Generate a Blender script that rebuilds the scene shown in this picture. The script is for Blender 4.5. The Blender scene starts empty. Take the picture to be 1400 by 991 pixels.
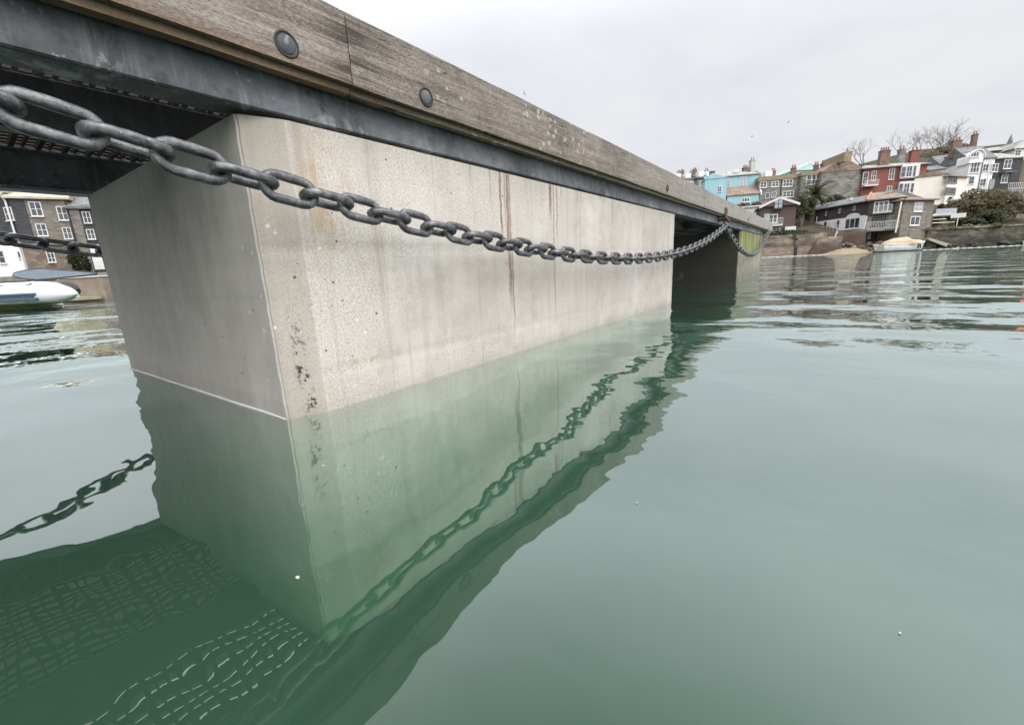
import bpy, bmesh, math, random
from mathutils import Vector, Matrix
random.seed(7)
SC = bpy.context.scene
COL = SC.collection
rad = math.radians

# ------------------------------------------------------------------ camera
FPX = 569.05
CAM = Vector((0.828, 0.0, 0.28))
F = Vector((-0.59189967, 0.77513784, -0.2209437))
R = Vector((0.80027028, 0.59783268, -0.04651406))
U = Vector((-0.09603256, 0.20434633, 0.97417674))

def ray(u, v):
    return F + R * ((u - 700) / FPX) - U * ((v - 495.5) / FPX)
def at(u, v, d):
    return CAM + ray(u, v) * d
def horizon(u):
    return 495.5 + FPX * ((F.z + (u - 700) / FPX * R.z) / U.z)
def ground_xy(u, d):
    p = at(u, horizon(u), d)
    return Vector((p.x, p.y, 0))

cam = bpy.data.cameras.new('camera')
cam.sensor_width = 36
cam.lens = FPX / 1400 * 36
cam.clip_start = 0.02
cam.clip_end = 3000
co = bpy.data.objects.new('camera', cam)
COL.objects.link(co)
M = Matrix.Identity(4)
for i in range(3):
    M[i][0], M[i][1], M[i][2], M[i][3] = R[i], U[i], -F[i], CAM[i]
co.matrix_world = M
SC.camera = co

# ------------------------------------------------------------------ node helper
class NT:
    def __init__(s, name):
        s.m = bpy.data.materials.new(name)
        s.m.use_nodes = True
        s.t = s.m.node_tree
        s.t.nodes.clear()
        s.out = s.t.nodes.new('ShaderNodeOutputMaterial')
        s._co = None
    def n(s, typ, **kw):
        x = s.t.nodes.new(typ)
        for k, v in kw.items():
            setattr(x, k, v)
        return x
    def L(s, a, b):
        s.t.links.new(a, b)
    def put(s, sock, v):
        if hasattr(v, 'is_linked') or hasattr(v, 'links'):
            s.L(v, sock)
        elif isinstance(v, (tuple, list)) and len(v) == 3 and sock.type == 'RGBA':
            sock.default_value = (*v, 1)
        else:
            sock.default_value = v
    def co(s):
        if s._co is None:
            s._co = s.n('ShaderNodeTexCoord').outputs['Object']
        return s._co
    def map(s, scale=(1, 1, 1), loc=(0, 0, 0), rot=(0, 0, 0), vec=None):
        x = s.n('ShaderNodeMapping')
        s.L(vec or s.co(), x.inputs['Vector'])
        x.inputs['Scale'].default_value = scale
        x.inputs['Location'].default_value = loc
        x.inputs['Rotation'].default_value = rot
        return x.outputs[0]
    def noise(s, scale, detail=4, rough=.55, vec=None, dist=0):
        x = s.n('ShaderNodeTexNoise')
        s.L(vec or s.co(), x.inputs['Vector'])
        x.inputs['Scale'].default_value = scale
        x.inputs['Detail'].default_value = detail
        x.inputs['Roughness'].default_value = rough
        x.inputs['Distortion'].default_value = dist
        return x.outputs['Fac']
    def vor(s, scale, vec=None, feature='F1', rnd=1, out='Distance'):
        x = s.n('ShaderNodeTexVoronoi', feature=feature)
        s.L(vec or s.co(), x.inputs['Vector'])
        x.inputs['Scale'].default_value = scale
        x.inputs['Randomness'].default_value = rnd
        return x.outputs[out]
    def ramp(s, fac, stops, interp='LINEAR'):
        x = s.n('ShaderNodeValToRGB')
        x.color_ramp.interpolation = interp
        els = x.color_ramp.elements
        while len(els) < len(stops):
            els.new(0.5)
        for e, (p, c) in zip(els, stops):
            e.position = p
            e.color = (c, c, c, 1) if isinstance(c, (int, float)) else (*c, 1)
        s.L(fac, x.inputs[0])
        return x.outputs[0]
    def mix(s, fac, a, b, mode='MIX'):
        x = s.n('ShaderNodeMix', data_type='RGBA', blend_type=mode)
        s.put(x.inputs[0], fac); s.put(x.inputs[6], a); s.put(x.inputs[7], b)
        return x.outputs[2]
    def math(s, op, a, b=0, c=0, clamp=False):
        x = s.n('ShaderNodeMath', operation=op, use_clamp=clamp)
        s.put(x.inputs[0], a); s.put(x.inputs[1], b); s.put(x.inputs[2], c)
        return x.outputs[0]
    def mr(s, v, a, b, c=0, d=1, smooth=True):
        x = s.n('ShaderNodeMapRange', interpolation_type='SMOOTHSTEP' if smooth else 'LINEAR')
        s.put(x.inputs[0], v)
        for i, q in enumerate((a, b, c, d)):
            x.inputs[i + 1].default_value = q
        return x.outputs[0]
    def sep(s, vec=None):
        x = s.n('ShaderNodeSeparateXYZ')
        s.L(vec or s.co(), x.inputs[0])
        return x.outputs
    def bump(s, h, strength=.3, dist=.01, normal=None):
        x = s.n('ShaderNodeBump')
        s.L(h, x.inputs['Height'])
        x.inputs['Strength'].default_value = strength
        x.inputs['Distance'].default_value = dist
        if normal: s.L(normal, x.inputs['Normal'])
        return x.outputs[0]
    def bsdf(s, col, rough=.7, metal=0, normal=None, spec=.5, **kw):
        x = s.n('ShaderNodeBsdfPrincipled')
        s.put(x.inputs['Base Color'], col)
        s.put(x.inputs['Roughness'], rough)
        s.put(x.inputs['Metallic'], metal)
        x.inputs['Specular IOR Level'].default_value = spec
        if normal: s.L(normal, x.inputs['Normal'])
        for k, v in kw.items():
            s.put(x.inputs[k], v)
        s.L(x.outputs[0], s.out.inputs[0])
        return x

def simple(name, col, rough=.7, metal=0, var=.25, scale=3, bump=0, detail=5, spec=.4, streak=False):
    """A plain procedural surface: base colour broken up by noise at two scales."""
    t = NT(name)
    v = t.map((1, 1, .25)) if streak else t.co()
    a = t.noise(scale, detail, .6, v)
    b = t.noise(scale * 6.3, 3, .6, v)
    k = t.math('ADD', t.math('MULTIPLY', a, .65), t.math('MULTIPLY', b, .35))
    c = t.ramp(k, [(.3, tuple(x * (1 - var) for x in col)), (.7, tuple(min(1, x * (1 + var)) for x in col))])
    n = t.bump(b, .5, bump) if bump else None
    t.bsdf(c, rough, metal, n, spec)
    return t.m

def masonry(name, c1, c2, mortar, bw=.45, bh=.18, msize=.02, bump=.02, stain=.35, tide=None):
    t = NT(name)
    # local x/z (front) or y/z (side): use x+y as running coordinate
    x, y, z = t.sep()
    cb = t.n('ShaderNodeCombineXYZ')
    t.L(t.math('ADD', x, y), cb.inputs[0]); t.L(z, cb.inputs[1])
    wob = t.noise(1.5, 3)
    br = t.n('ShaderNodeTexBrick')
    t.L(cb.outputs[0], br.inputs['Vector'])
    br.inputs['Scale'].default_value = 1
    br.inputs['Brick Width'].default_value = bw
    br.inputs['Row Height'].default_value = bh
    br.inputs['Mortar Size'].default_value = msize
    br.inputs['Mortar Smooth'].default_value = .3
    br.inputs['Color1'].default_value = (*c1, 1)
    br.inputs['Color2'].default_value = (*c2, 1)
    br.inputs['Mortar'].default_value = (*mortar, 1)
    n1 = t.noise(.9, 5, .65)
    c = t.mix(t.mr(n1, .35, .75, 0, stain), br.outputs['Color'], tuple(q * .45 for q in c1))
    c = t.mix(t.mr(t.noise(14, 3), .4, .8, 0, .35), c, tuple(min(1, q * 1.6) for q in c2))
    blk = t.vor(1.0 / bh * .55, t.map((.5, .5, 1)), out='Color')
    bv = t.sep(blk)[0]
    c = t.mix(t.mr(bv, .0, .45, stain * .9, 0), c, tuple(q * .35 for q in c1))
    c = t.mix(t.mr(bv, .7, 1.0, 0, stain * .8), c, tuple(min(1, q * 1.5) for q in c2))
    if tide:
        zz = t.math('ADD', z, t.math('MULTIPLY', t.math('SUBTRACT', t.noise(.6, 4, .6), .5), 1.4))
        c = t.mix(t.mr(zz, tide[0], tide[1], .85, 0), c, tide[2])
    t.bsdf(c, .85, 0, t.bump(t.math('ADD', br.outputs['Fac'], wob), .4, -bump), .25)
    return t.m

# ------------------------------------------------------------------ mesh helpers
class MB:
    def __init__(s):
        s.bm = bmesh.new()
    def box(s, lo, hi, bevel=0, seg=2):
        lo = Vector(lo); hi = Vector(hi)
        g = bmesh.ops.create_cube(s.bm, size=1, matrix=Matrix.Translation((lo + hi) / 2) @ Matrix.Diagonal((*(hi - lo), 1)))
        if bevel:
            vs = set(g['verts'])
            es = [e for e in s.bm.edges if e.verts[0] in vs and e.verts[1] in vs]
            bmesh.ops.bevel(s.bm, geom=es, offset=bevel, segments=seg, affect='EDGES', profile=.5)
        return s
    def poly(s, pts):
        vs = [s.bm.verts.new(p) for p in pts]
        return s.bm.faces.new(vs)
    def prism(s, outline, off):
        """extrude closed planar outline (list of 3D points) by vector off"""
        off = Vector(off)
        a = [s.bm.verts.new(p) for p in outline]
        b = [s.bm.verts.new(Vector(p) + off) for p in outline]
        n = len(a)
        s.bm.faces.new(a[::-1]); s.bm.faces.new(b)
        for i in range(n):
            s.bm.faces.new((a[i], a[(i + 1) % n], b[(i + 1) % n], b[i]))
        return s
    def tube(s, pts, radii, sides=8, closed=False, caps=True):
        pts = [Vector(p) for p in pts]
        n = len(pts)
        if not isinstance(radii, (list, tuple)): radii = [radii] * n
        rings = []
        ref = None
        for i, p in enumerate(pts):
            if closed:
                t = (pts[(i + 1) % n] - pts[i - 1])
            else:
                t = pts[min(i + 1, n - 1)] - pts[max(i - 1, 0)]
            t.normalize()
            if ref is None:
                ref = Vector((0, 0, 1)) if abs(t.z) < .9 else Vector((1, 0, 0))
            a = ref - t * ref.dot(t)
            if a.length < 1e-5: a = t.orthogonal()
            a.normalize(); ref = a
            b = t.cross(a)
            rings.append([s.bm.verts.new(p + (a * math.cos(k * 2 * math.pi / sides) + b * math.sin(k * 2 * math.pi / sides)) * radii[i]) for k in range(sides)])
        m = n if closed else n - 1
        for i in range(m):
            A, B = rings[i], rings[(i + 1) % n]
            for k in range(sides):
                s.bm.faces.new((A[k], A[(k + 1) % sides], B[(k + 1) % sides], B[k]))
        if not closed and caps:
            if radii[0] > 1e-5: s.bm.faces.new(rings[0][::-1])
            if radii[-1] > 1e-5: s.bm.faces.new(rings[-1])
        return s
    def loft(s, sections, cap=True):
        rings = [[s.bm.verts.new(p) for p in sec] for sec in sections]
        for A, B in zip(rings[:-1], rings[1:]):
            for k in range(len(A) - 1):
                s.bm.faces.new((A[k], A[k + 1], B[k + 1], B[k]))
        if cap:
            for r in (rings[0], rings[-1]):
                try: s.bm.faces.new(r)
                except ValueError: pass
        return s
    def build(s, name, mat, parent=None, smooth=False, recalc=True):
        if recalc:
            bmesh.ops.recalc_face_normals(s.bm, faces=s.bm.faces[:])
        me = bpy.data.meshes.new(name)
        s.bm.to_mesh(me); s.bm.free()
        for mm in (mat if isinstance(mat, (list, tuple)) else [mat]):
            me.materials.append(mm)
        if smooth:
            for p in me.polygons: p.use_smooth = True
            if smooth == 'auto':
                me.set_sharp_from_angle(angle=rad(38))
        o = bpy.data.objects.new(name, me)
        COL.objects.link(o)
        if parent: o.parent = parent
        return o

def tag(o, label=None, cat=None, group=None, kind=None):
    if label: o['label'] = label
    if cat: o['category'] = cat
    if group: o['group'] = group
    if kind: o['kind'] = kind
    return o
def empty(name, label, cat, mat=None, group=None):
    o = bpy.data.objects.new(name, None)
    o.empty_display_size = .2
    COL.objects.link(o)
    if mat is not None: o.matrix_world = mat
    return tag(o, label, cat, group)

# ------------------------------------------------------------------ materials
def m_concrete():
    t = NT('float concrete')
    x, y, z = t.sep()
    big = t.noise(2.2, 5, .6)
    mid = t.noise(11, 6, .7)
    fine = t.noise(210, 4, .75)
    ag = t.vor(120)
    side = t.mr(x, -.0285, -.0262)                       # 1 on the long cast face, 0 on the smooth end face
    c = t.ramp(big, [(.3, (.405, .36, .315)), (.5, (.53, .48, .43)), (.7, (.63, .595, .55))])
    c = t.mix(t.mr(mid, .45, .68, 0, .6), c, (.37, .325, .275))
    c = t.mix(t.mr(t.noise(1, 6, .72, t.map((5, 7, 2.2), loc=(2, 3, 7)), dist=.8), .50, .66, 0, .5), c, (.36, .335, .30))
    c = t.mix(t.mr(mid, .3, .42, .35, 0), c, (.66, .63, .58))
    # exposed fine aggregate on the long face
    agc = t.ramp(fine, [(.34, (.24, .205, .165)), (.47, (.52, .47, .415)), (.62, (.74, .71, .66))])
    patch = t.math('MULTIPLY', side, t.mr(t.noise(3.1, 3), .4, .6, .2, .75))
    c = t.mix(t.math('MULTIPLY', patch, .72), c, agc)
    # end face: cooler, vertical trowel smears
    sm = t.noise(1, 6, .7, t.map((16, 16, 4.5), rot=(0, .35, 0)), dist=.8)
    endc = t.ramp(sm, [(.3, (.375, .35, .318)), (.5, (.475, .45, .42)), (.7, (.58, .56, .53))])
    endc = t.mix(t.mr(big, .35, .65, 0, .5), endc, (.40, .38, .35))
    c = t.mix(t.math('MULTIPLY', t.math('SUBTRACT', 1, side), .75), c, endc)
    # ochre weathering near the top of the corner
    def blob(cy, cz, ry, rz):
        a = t.math('DIVIDE', t.math('SUBTRACT', y, cy), ry)
        b = t.math('DIVIDE', t.math('SUBTRACT', z, cz), rz)
        d = t.math('ADD', t.math('MULTIPLY', a, a), t.math('MULTIPLY', b, b))
        return t.mr(d, 0, 1, 1, 0)
    och = t.math('MULTIPLY', blob(.49, .45, .075, .15), t.mr(t.noise(14, 5, .7, t.map((1, 1.6, .5))), .4, .62))
    c = t.mix(t.math('MULTIPLY', t.math('MULTIPLY', och, side), .7), c, (.40, .27, .14))
    och2 = t.math('MULTIPLY', t.math('MULTIPLY', blob(.56, .09, .12, .05), side), t.mr(t.noise(25, 4), .5, .65))
    c = t.mix(t.math('MULTIPLY', och2, .5), c, (.36, .26, .12))
    # pale lime blotch
    lime = t.math('MAXIMUM', blob(1.26, .405, .085, .04), t.math('MULTIPLY', blob(1.22, .245, .03, .085), t.mr(t.noise(20, 4), .45, .55)))
    c = t.mix(t.math('MULTIPLY', t.math('MULTIPLY', lime, side), .55), c, (.55, .58, .52))
    # faint vertical runs everywhere on the long face
    run = t.noise(1, 5, .7, t.map((1, 26, .8)))
    c = t.mix(t.math('MULTIPLY', t.mr(run, .52, .70, 0, .6), side), c, (.36, .31, .25))
    chf = t.math('MULTIPLY', t.mr(y, .428, .436, 1, 0), side)
    c = t.mix(t.math('MULTIPLY', chf, .55), c, t.ramp(mid, [(.3, (.30, .265, .22)), (.7, (.42, .375, .315))]))
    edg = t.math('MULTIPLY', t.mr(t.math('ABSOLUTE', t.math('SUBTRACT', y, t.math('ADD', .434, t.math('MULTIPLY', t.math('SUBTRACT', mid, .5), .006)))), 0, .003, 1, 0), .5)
    c = t.mix(t.math('MULTIPLY', edg, t.mr(mid, .4, .6)), c, (.62, .58, .52))  # pale highlight painted along the chamfer edge
    # individual brown drips from the top
    drips = None
    wob = t.math('MULTIPLY', t.math('SUBTRACT', t.noise(9, 3, .6), .5), .035)
    yw = t.math('ADD', y, wob)
    for (cy, w, z0, st) in [(1.065, .0045, .30, .8), (1.10, .008, .12, .75), (1.112, .003, .02, .7), (1.085, .003, .36, .5), (1.355, .008, .40, .9),
                            (1.40, .003, .33, .8), (1.375, .004, .05, .5), (1.43, .003, .44, .5), (1.56, .004, .45, .4),
                            (1.02, .003, .42, .5), (.93, .003, .44, .35), (1.9, .006, .40, .35), (2.3, .006, .42, .3)]:
        d = t.math('ABSOLUTE', t.math('SUBTRACT', yw, cy))
        a = t.mr(d, w * .3, w * 1.6, 1, 0)
        b = t.mr(z, z0, z0 + .14, 0, st)
        q = t.math('MULTIPLY', a, b)
        drips = q if drips is None else t.math('MAXIMUM', drips, q)
    drips = t.math('MULTIPLY', drips, t.mr(t.noise(60, 3), .25, .5, .45, 1))
    c = t.mix(t.math('MULTIPLY', drips, side), c, (.17, .095, .05))
    # pinholes
    hol = t.vor(24)
    pin = t.math('MULTIPLY', t.mr(hol, .05, .085, 1, 0), t.mr(t.noise(3.3, 2), .5, .56))
    hol2 = t.vor(60)
    pin2 = t.math('MULTIPLY', t.mr(hol2, .05, .12, .8, 0), t.mr(t.noise(7, 2), .54, .60))
    pin = t.math('MAXIMUM', pin, pin2)
    c = t.mix(t.math('MULTIPLY', pin, .8), c, (.07, .06, .05))
    # pale chips
    ch = t.math('MULTIPLY', t.mr(t.vor(19, t.map(loc=(3, 1, 2))), .05, .09, 1, 0), t.mr(t.noise(2.6, 2, vec=t.map(loc=(9, 2, 1))), .55, .6))
    c = t.mix(t.math('MULTIPLY', ch, .7), c, (.75, .72, .66))
    # black mussel/barnacle specks up the chamfer near the waterline
    chm = t.math('MULTIPLY', t.mr(t.math('ABSOLUTE', t.math('SUBTRACT', y, t.math('ADD', .3985, t.math('MULTIPLY', t.math('SUBTRACT', t.noise(12, 2), .5), .03)))), .005, .016, 1, 0), t.mr(z, .08, .30, 1, 0))
    sp = t.mr(t.noise(150, 3, .7), .49, .55)
    sp = t.math('MULTIPLY', sp, t.mr(t.noise(48, 3), .44, .52))
    c = t.mix(t.math('MULTIPLY', t.math('MULTIPLY', chm, sp), .95), c, (.02, .02, .018))
    # wet band by the water
    wet = t.math('MULTIPLY', t.mr(z, .0, .05, 1, 0), .22)
    c = t.mix(wet, c, (.22, .20, .15))
    # below the waterline: a green tint over the concrete
    sub = t.mr(t.math('ADD', z, t.math('MULTIPLY', t.math('SUBTRACT', mid, .5), .006)), -.003, .003, 1, 0)
    c = t.mix(t.math('MULTIPLY', sub, .86), c, t.ramp(mid, [(.3, (.25, .295, .20)), (.7, (.40, .44, .335))]))
    h = t.math('ADD', t.math('MULTIPLY', fine, .5), t.math('MULTIPLY', mid, .5))
    h = t.math('SUBTRACT', h, t.math('MULTIPLY', pin, 1.2))
    t.bsdf(c, .85, 0, t.bump(h, .5, .0025), .25)
    return t.m

def m_algae():
    t = NT('algae covered concrete')
    x, y, z = t.sep()
    st = t.noise(1, 4, .6, t.map((6, 9, .7)))
    n = t.noise(9, 4)
    c = t.ramp(n, [(.3, (.20, .185, .15)), (.7, (.36, .34, .29))])
    g = t.ramp(st, [(.38, (.045, .055, .015)), (.5, (.17, .18, .05)), (.62, (.34, .33, .16))])
    top = t.mr(z, .18, .42, 0, 1)
    c = t.mix(t.math('MULTIPLY', t.math('MULTIPLY', top, t.mr(st, .33, .5)), t.mr(x, -.3, -.02, .35, 1)), c, g)
    c = t.mix(t.mr(z, .05, .22, .55, 0), c, (.10, .10, .07))
    end_shade = t.math('MULTIPLY', t.mr(y, 5.395, 5.385, 0, 1), t.mr(t.noise(2.6, 5, .65), .66, .58, .45, .93))
    c = t.mix(end_shade, c, (.035, .034, .026))  # under-deck shade painted, mottled, over the end face
    c = t.mix(t.mr(z, .003, -.003, 0, .8), c, (.06, .07, .04))
    t.bsdf(c, .8, 0, t.bump(n, .4, .01), .3)
    return t.m

def m_timber(seed=0, tone=1.0):
    t = NT('weathered timber')
    v = t.map((1, 1, 1), loc=(seed * 3.1, seed * 7.7, 0))
    x, y, z = t.sep()
    gr = t.noise(1, 8, .75, t.map((60, 3.5, 75), loc=(seed, seed * 5, 0), rot=(rad(1.5), 0, 0)), dist=.6)
    gr2 = t.noise(1, 5, .7, t.map((25, 9, 20), loc=(seed, seed * 2, 0)), dist=1.0)
    big = t.noise(3, 5, .65, v)
    vert = t.noise(1, 4, .65, t.map((20, 26, 3), loc=(seed, seed, 0)))
    c = t.ramp(gr, [(.30, (.10 * tone, .080 * tone, .066 * tone)), (.5, (.235 * tone, .198 * tone, .17 * tone)), (.70, (.40 * tone, .352 * tone, .315 * tone))])
    c = t.mix(t.mr(gr2, .5, .75, 0, .5), c, (.40 * tone, .36 * tone, .32 * tone))
    c = t.mix(t.mr(big, .5, .72, 0, .6), c, (.12 * tone, .10 * tone, .082 * tone))
    c = t.mix(t.mr(vert, .55, .75, 0, .4), c, (.42 * tone, .39 * tone, .35 * tone))
    stip = t.noise(1, 4, .75, t.map((300, 130, 300), loc=(seed, 2, 1)))
    c = t.mix(t.mr(stip, .52, .66, 0, .55), c, (.43 * tone, .385 * tone, .345 * tone))
    c = t.mix(t.mr(stip, .48, .36, 0, .6), c, (.075 * tone, .06 * tone, .05 * tone))
    blot = t.noise(16, 5, .7, t.map((1, .8, 1), loc=(seed * 4, 1, 1)), dist=.6)
    c = t.mix(t.mr(blot, .52, .68, 0, .5), c, (.11 * tone, .092 * tone, .078 * tone))
    # far end of the pontoon bleaches to pale grey
    c = t.mix(t.mr(y, 1.2, 4.0, 0, .55), c, t.ramp(vert, [(.3, (.25, .23, .205)), (.7, (.42, .40, .37))]))
    # green-brown on the under edge, bare orange wood
    und = t.mr(z, .628, .665, 1, 0)
    c = t.mix(t.math('MULTIPLY', und, t.mr(y, .45, .7, .65, .1)), c, (.20, .115, .06))
    c = t.mix(t.math('MULTIPLY', und, t.mr(y, .6, .9, 0, .55)), c, (.115, .105, .06))
    # lichen discs
    lz = t.vor(38, t.map((1, .8, 1), loc=(seed, 0, 0)), rnd=1)
    lm = t.math('MULTIPLY', t.mr(t.math('ADD', lz, t.math('MULTIPLY', t.math('SUBTRACT', t.noise(120, 2), .5), .25)), .2, .3, 1, 0), t.mr(t.noise(7, 3, .5, v), .46, .54))
    lm = t.math('MULTIPLY', lm, t.math('MULTIPLY', t.mr(y, .62, .85), t.mr(y, 1.4, 2.0, 1, .25)))
    c = t.mix(t.math('MULTIPLY', lm, .65), c, (.46, .45, .38))
    # dark splitting fibres near the joint
    jt = t.mr(t.math('ABSOLUTE', t.math('SUBTRACT', y, .565)), 0, .11, 1, 0)
    c = t.mix(t.math('MULTIPLY', jt, t.mr(gr, .62, .38, 0, .8)), c, (.045, .036, .028))
    # cracks
    cr = t.mr(t.noise(1, 3, .6, t.map((4, 2.2, 40), loc=(seed * 2, 1, 4)), dist=.4), .495, .505, 0, 1)
    cr2 = t.math('MULTIPLY', t.mr(t.math('ABSOLUTE', t.math('SUBTRACT', t.noise(1, 2, .5, t.map((3, 1.6, 34), loc=(seed, 3, 9)), dist=.5), .5)), .0, .006, 1, 0), t.mr(big, .5, .6))
    c = t.mix(t.math('MULTIPLY', cr2, .8), c, (.03, .024, .02))
    h = t.math('ADD', t.math('ADD', t.math('MULTIPLY', gr, .7), t.math('MULTIPLY', stip, .6)), t.math('MULTIPLY', gr2, .5))
    h = t.math('SUBTRACT', h, cr2)
    t.bsdf(c, .88, 0, t.bump(h, .6, .003), .2)
    return t.m

def m_steel(name='galvanised steel', base=(.115, .122, .13), salt=.75, rough=.55):
    t = NT(name)
    a = t.noise(8, 7, .72, t.map((1, 1, .7)), dist=.7)
    b = t.noise(3.2, 6, .68, dist=.5)
    st = t.noise(1, 5, .7, t.map((10, 42, 3)))
    x, y, z = t.sep()
    c = t.ramp(b, [(.32, tuple(q * .38 for q in base)), (.5, base), (.66, tuple(q * 1.9 for q in base))])
    c = t.mix(t.mr(st, .5, .74, 0, .6), c, tuple(q * 2.3 for q in base))
    low = t.mr(z, .60, .576, .25, 1)
    c = t.mix(t.math('MULTIPLY', t.math('MULTIPLY', t.mr(a, .53, .64), low), salt), c, (.42, .43, .43))
    c = t.mix(t.math('MULTIPLY', t.mr(t.noise(38, 4, .7), .6, .7), salt * .7), c, (.40, .41, .41))
    c = t.mix(t.mr(t.noise(15, 4, .7, t.map(loc=(5, 2, 8))), .56, .68, 0, .6), c, tuple(q * .3 for q in base))
    rust = t.mr(t.noise(4.3, 5, .7, t.map((1, 3, .7), loc=(4, 4, 4))), .63, .72, 0, .45)
    c = t.mix(rust, c, (.14, .07, .04))
    t.bsdf(c, t.mr(a, .3, .7, rough - .12, rough + .2), .35, t.bump(t.math('ADD', a, t.math('MULTIPLY', st, .5)), .35, .002), .4)
    return t.m

def m_chain():
    t = NT('dull chain steel')
    tc = t.n('ShaderNodeTexCoord').outputs['Object']
    oi = t.n('ShaderNodeObjectInfo').outputs['Random']
    off = t.n('ShaderNodeCombineXYZ')
    t.L(t.math('MULTIPLY', oi, 37), off.inputs[0]); t.L(t.math('MULTIPLY', oi, 11), off.inputs[1])
    va = t.n('ShaderNodeVectorMath', operation='ADD')
    t.L(tc, va.inputs[0]); t.L(off.outputs[0], va.inputs[1])
    v = va.outputs[0]
    a = t.noise(60, 6, .7, v); b = t.noise(260, 3, .6, v); d = t.noise(22, 3, .5, v)
    c = t.ramp(a, [(.3, (.05, .051, .054)), (.5, (.115, .116, .12)), (.7, (.25, .25, .25))])
    c = t.mix(t.mr(b, .6, .72, 0, .6), c, (.36, .355, .34))
    c = t.mix(t.mr(d, .58, .7, 0, .35), c, (.13, .10, .075))
    t.bsdf(c, t.mr(a, .3, .7, .30, .55), .7, t.bump(t.math('ADD', a, t.math('MULTIPLY', b, .5)), .5, .0015), .5)
    return t.m

CONC = m_concrete(); ALGAE = m_algae()
T1 = m_timber(1, 1.0); T2 = m_timber(2, .92); T3 = m_timber(3, 1.1)
STEEL = m_steel(); DARKSTEEL = m_steel('underdeck steel', (.05, .053, .055), .15)
CHAIN = m_chain()
BOLT = m_steel('bolt head steel', (.075, .078, .084), .5, .62)
SLAT = simple('deck slat wood', (.05, .037, .026), .8, 0, .35, 6, .002)
BAR = simple('black grating bar', (.03, .027, .023), .7, 0, .3, 20)
RUST = simple('rusty iron', (.085, .05, .035), .8, .1, .4, 40, .002)

# ------------------------------------------------------------------ the pontoon
HC = .564
pont = empty('pontoon', 'timber edged floating pontoon on pale concrete floats, running from the near corner toward the town', 'pontoon')
def chamfer_block(y0, y1, x0, x1, z0, z1, cx, cy, mat, name, skew=0):
    m = MB()
    ol = [(x1 - cx, y0, z0), (x1, y0 + cy, z0), (x1, y1 - cy * .4, z0), (x1 - cx * .7, y1, z0), (x0 + cx * .5, y1, z0), (x0, y1 - cx * .5, z0), (x0, y0 + cx * .3 - skew, z0), (x0 + cx * .3, y0 - skew, z0)]
    m.prism(ol, (0, 0, z1 - z0))
    es = [e for e in m.bm.edges if abs(e.verts[0].co.z - e.verts[1].co.z) > .3]
    bmesh.ops.bevel(m.bm, geom=es, offset=.004, segments=2, affect='EDGES')
    from mathutils import noise as mn
    zz = -.06
    while zz < z1 - .01:
        bmesh.ops.bisect_plane(m.bm, geom=m.bm.verts[:] + m.bm.edges[:] + m.bm.faces[:], plane_co=(0, 0, zz), plane_no=(0, 0, 1))
        zz += .011
    for v in m.bm.verts:
        if -.05 < v.co.z < z1 - .004:
            q = Vector((v.co.x * 3, v.co.y * 3, v.co.z * 34))
            k = mn.noise(q) * .0009 + mn.noise(q * 2.3) * .0006
            chip = max(0, mn.noise(Vector((v.co.x * 9 + 5, v.co.y * 9, v.co.z * 55))) - .42) * .012
            v.co.x += (k - chip) if v.co.x > -.2 else -k
            v.co.y += (k + chip) if v.co.y < y0 + .2 else -k
    return m.build(name, mat, pont, smooth='auto')
fl = chamfer_block(.36, .36 + 2.532, -1.096, 0, -.55, HC, .028, .074, CONC, 'concrete_float', .034)
tag(fl, 'pale clean concrete float at the near corner')
f2 = chamfer_block(5.38, 7.12, -1.096, 0, -.55, HC, .028, .05, ALGAE, 'concrete_float')
tag(f2, 'concrete float streaked with yellow green algae')

# steel edge beams: C-channels
def channel(x_out, sgn, y0, y1):
    m = MB()
    w = .07 * sgn
    zz0, zz1 = HC + .008, .69
    def bx(a, b, lo, hi): m.box((min(a, b), y0, lo), (max(a, b), y1, hi), .002, 1)
    bx(x_out, x_out - .008 * sgn, zz0, zz1)
    bx(x_out - .0082 * sgn, x_out - w, zz0, zz0 + .008)
    bx(x_out - .0082 * sgn, x_out - w, zz1 - .008, zz1)
    return m
YN, YE = -3.2, 7.763
channel(0.0, 1, YN, YE).build('edge_beam', STEEL, pont)
channel(-1.16, -1, YN, YE).build('edge_beam', STEEL, pont)
for xj in (-.42,):
    MB().box((xj - .025, YN, HC + .010), (xj + .025, YE, .672), .004, 1).build('joist', DARKSTEEL, pont)
for yj in (-1.7, 3.6, 4.6, 7.4):
    MB().box((-1.08, yj - .03, HC + .012), (-.08, yj + .03, .668), .004, 1).build('cross_beam', DARKSTEEL, pont)
# decking: narrow slats with open gaps over cross rods
m = MB()
x = -1.155
while x < -.012:
    m.box((x, YN, .700), (x + .0225, YE, .711))
    x += .0385
m.build('decking', SLAT, pont)
m = MB()
y = YN + .01; k_ = 0
while y < YE:
    m.box((-1.15, y, .692 if k_ % 2 else .687), (-.01, y + (.006 if k_ % 2 else .011), .6995))
    y += .0268; k_ += 1
m.build('grating_bars', BAR, pont)
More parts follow.
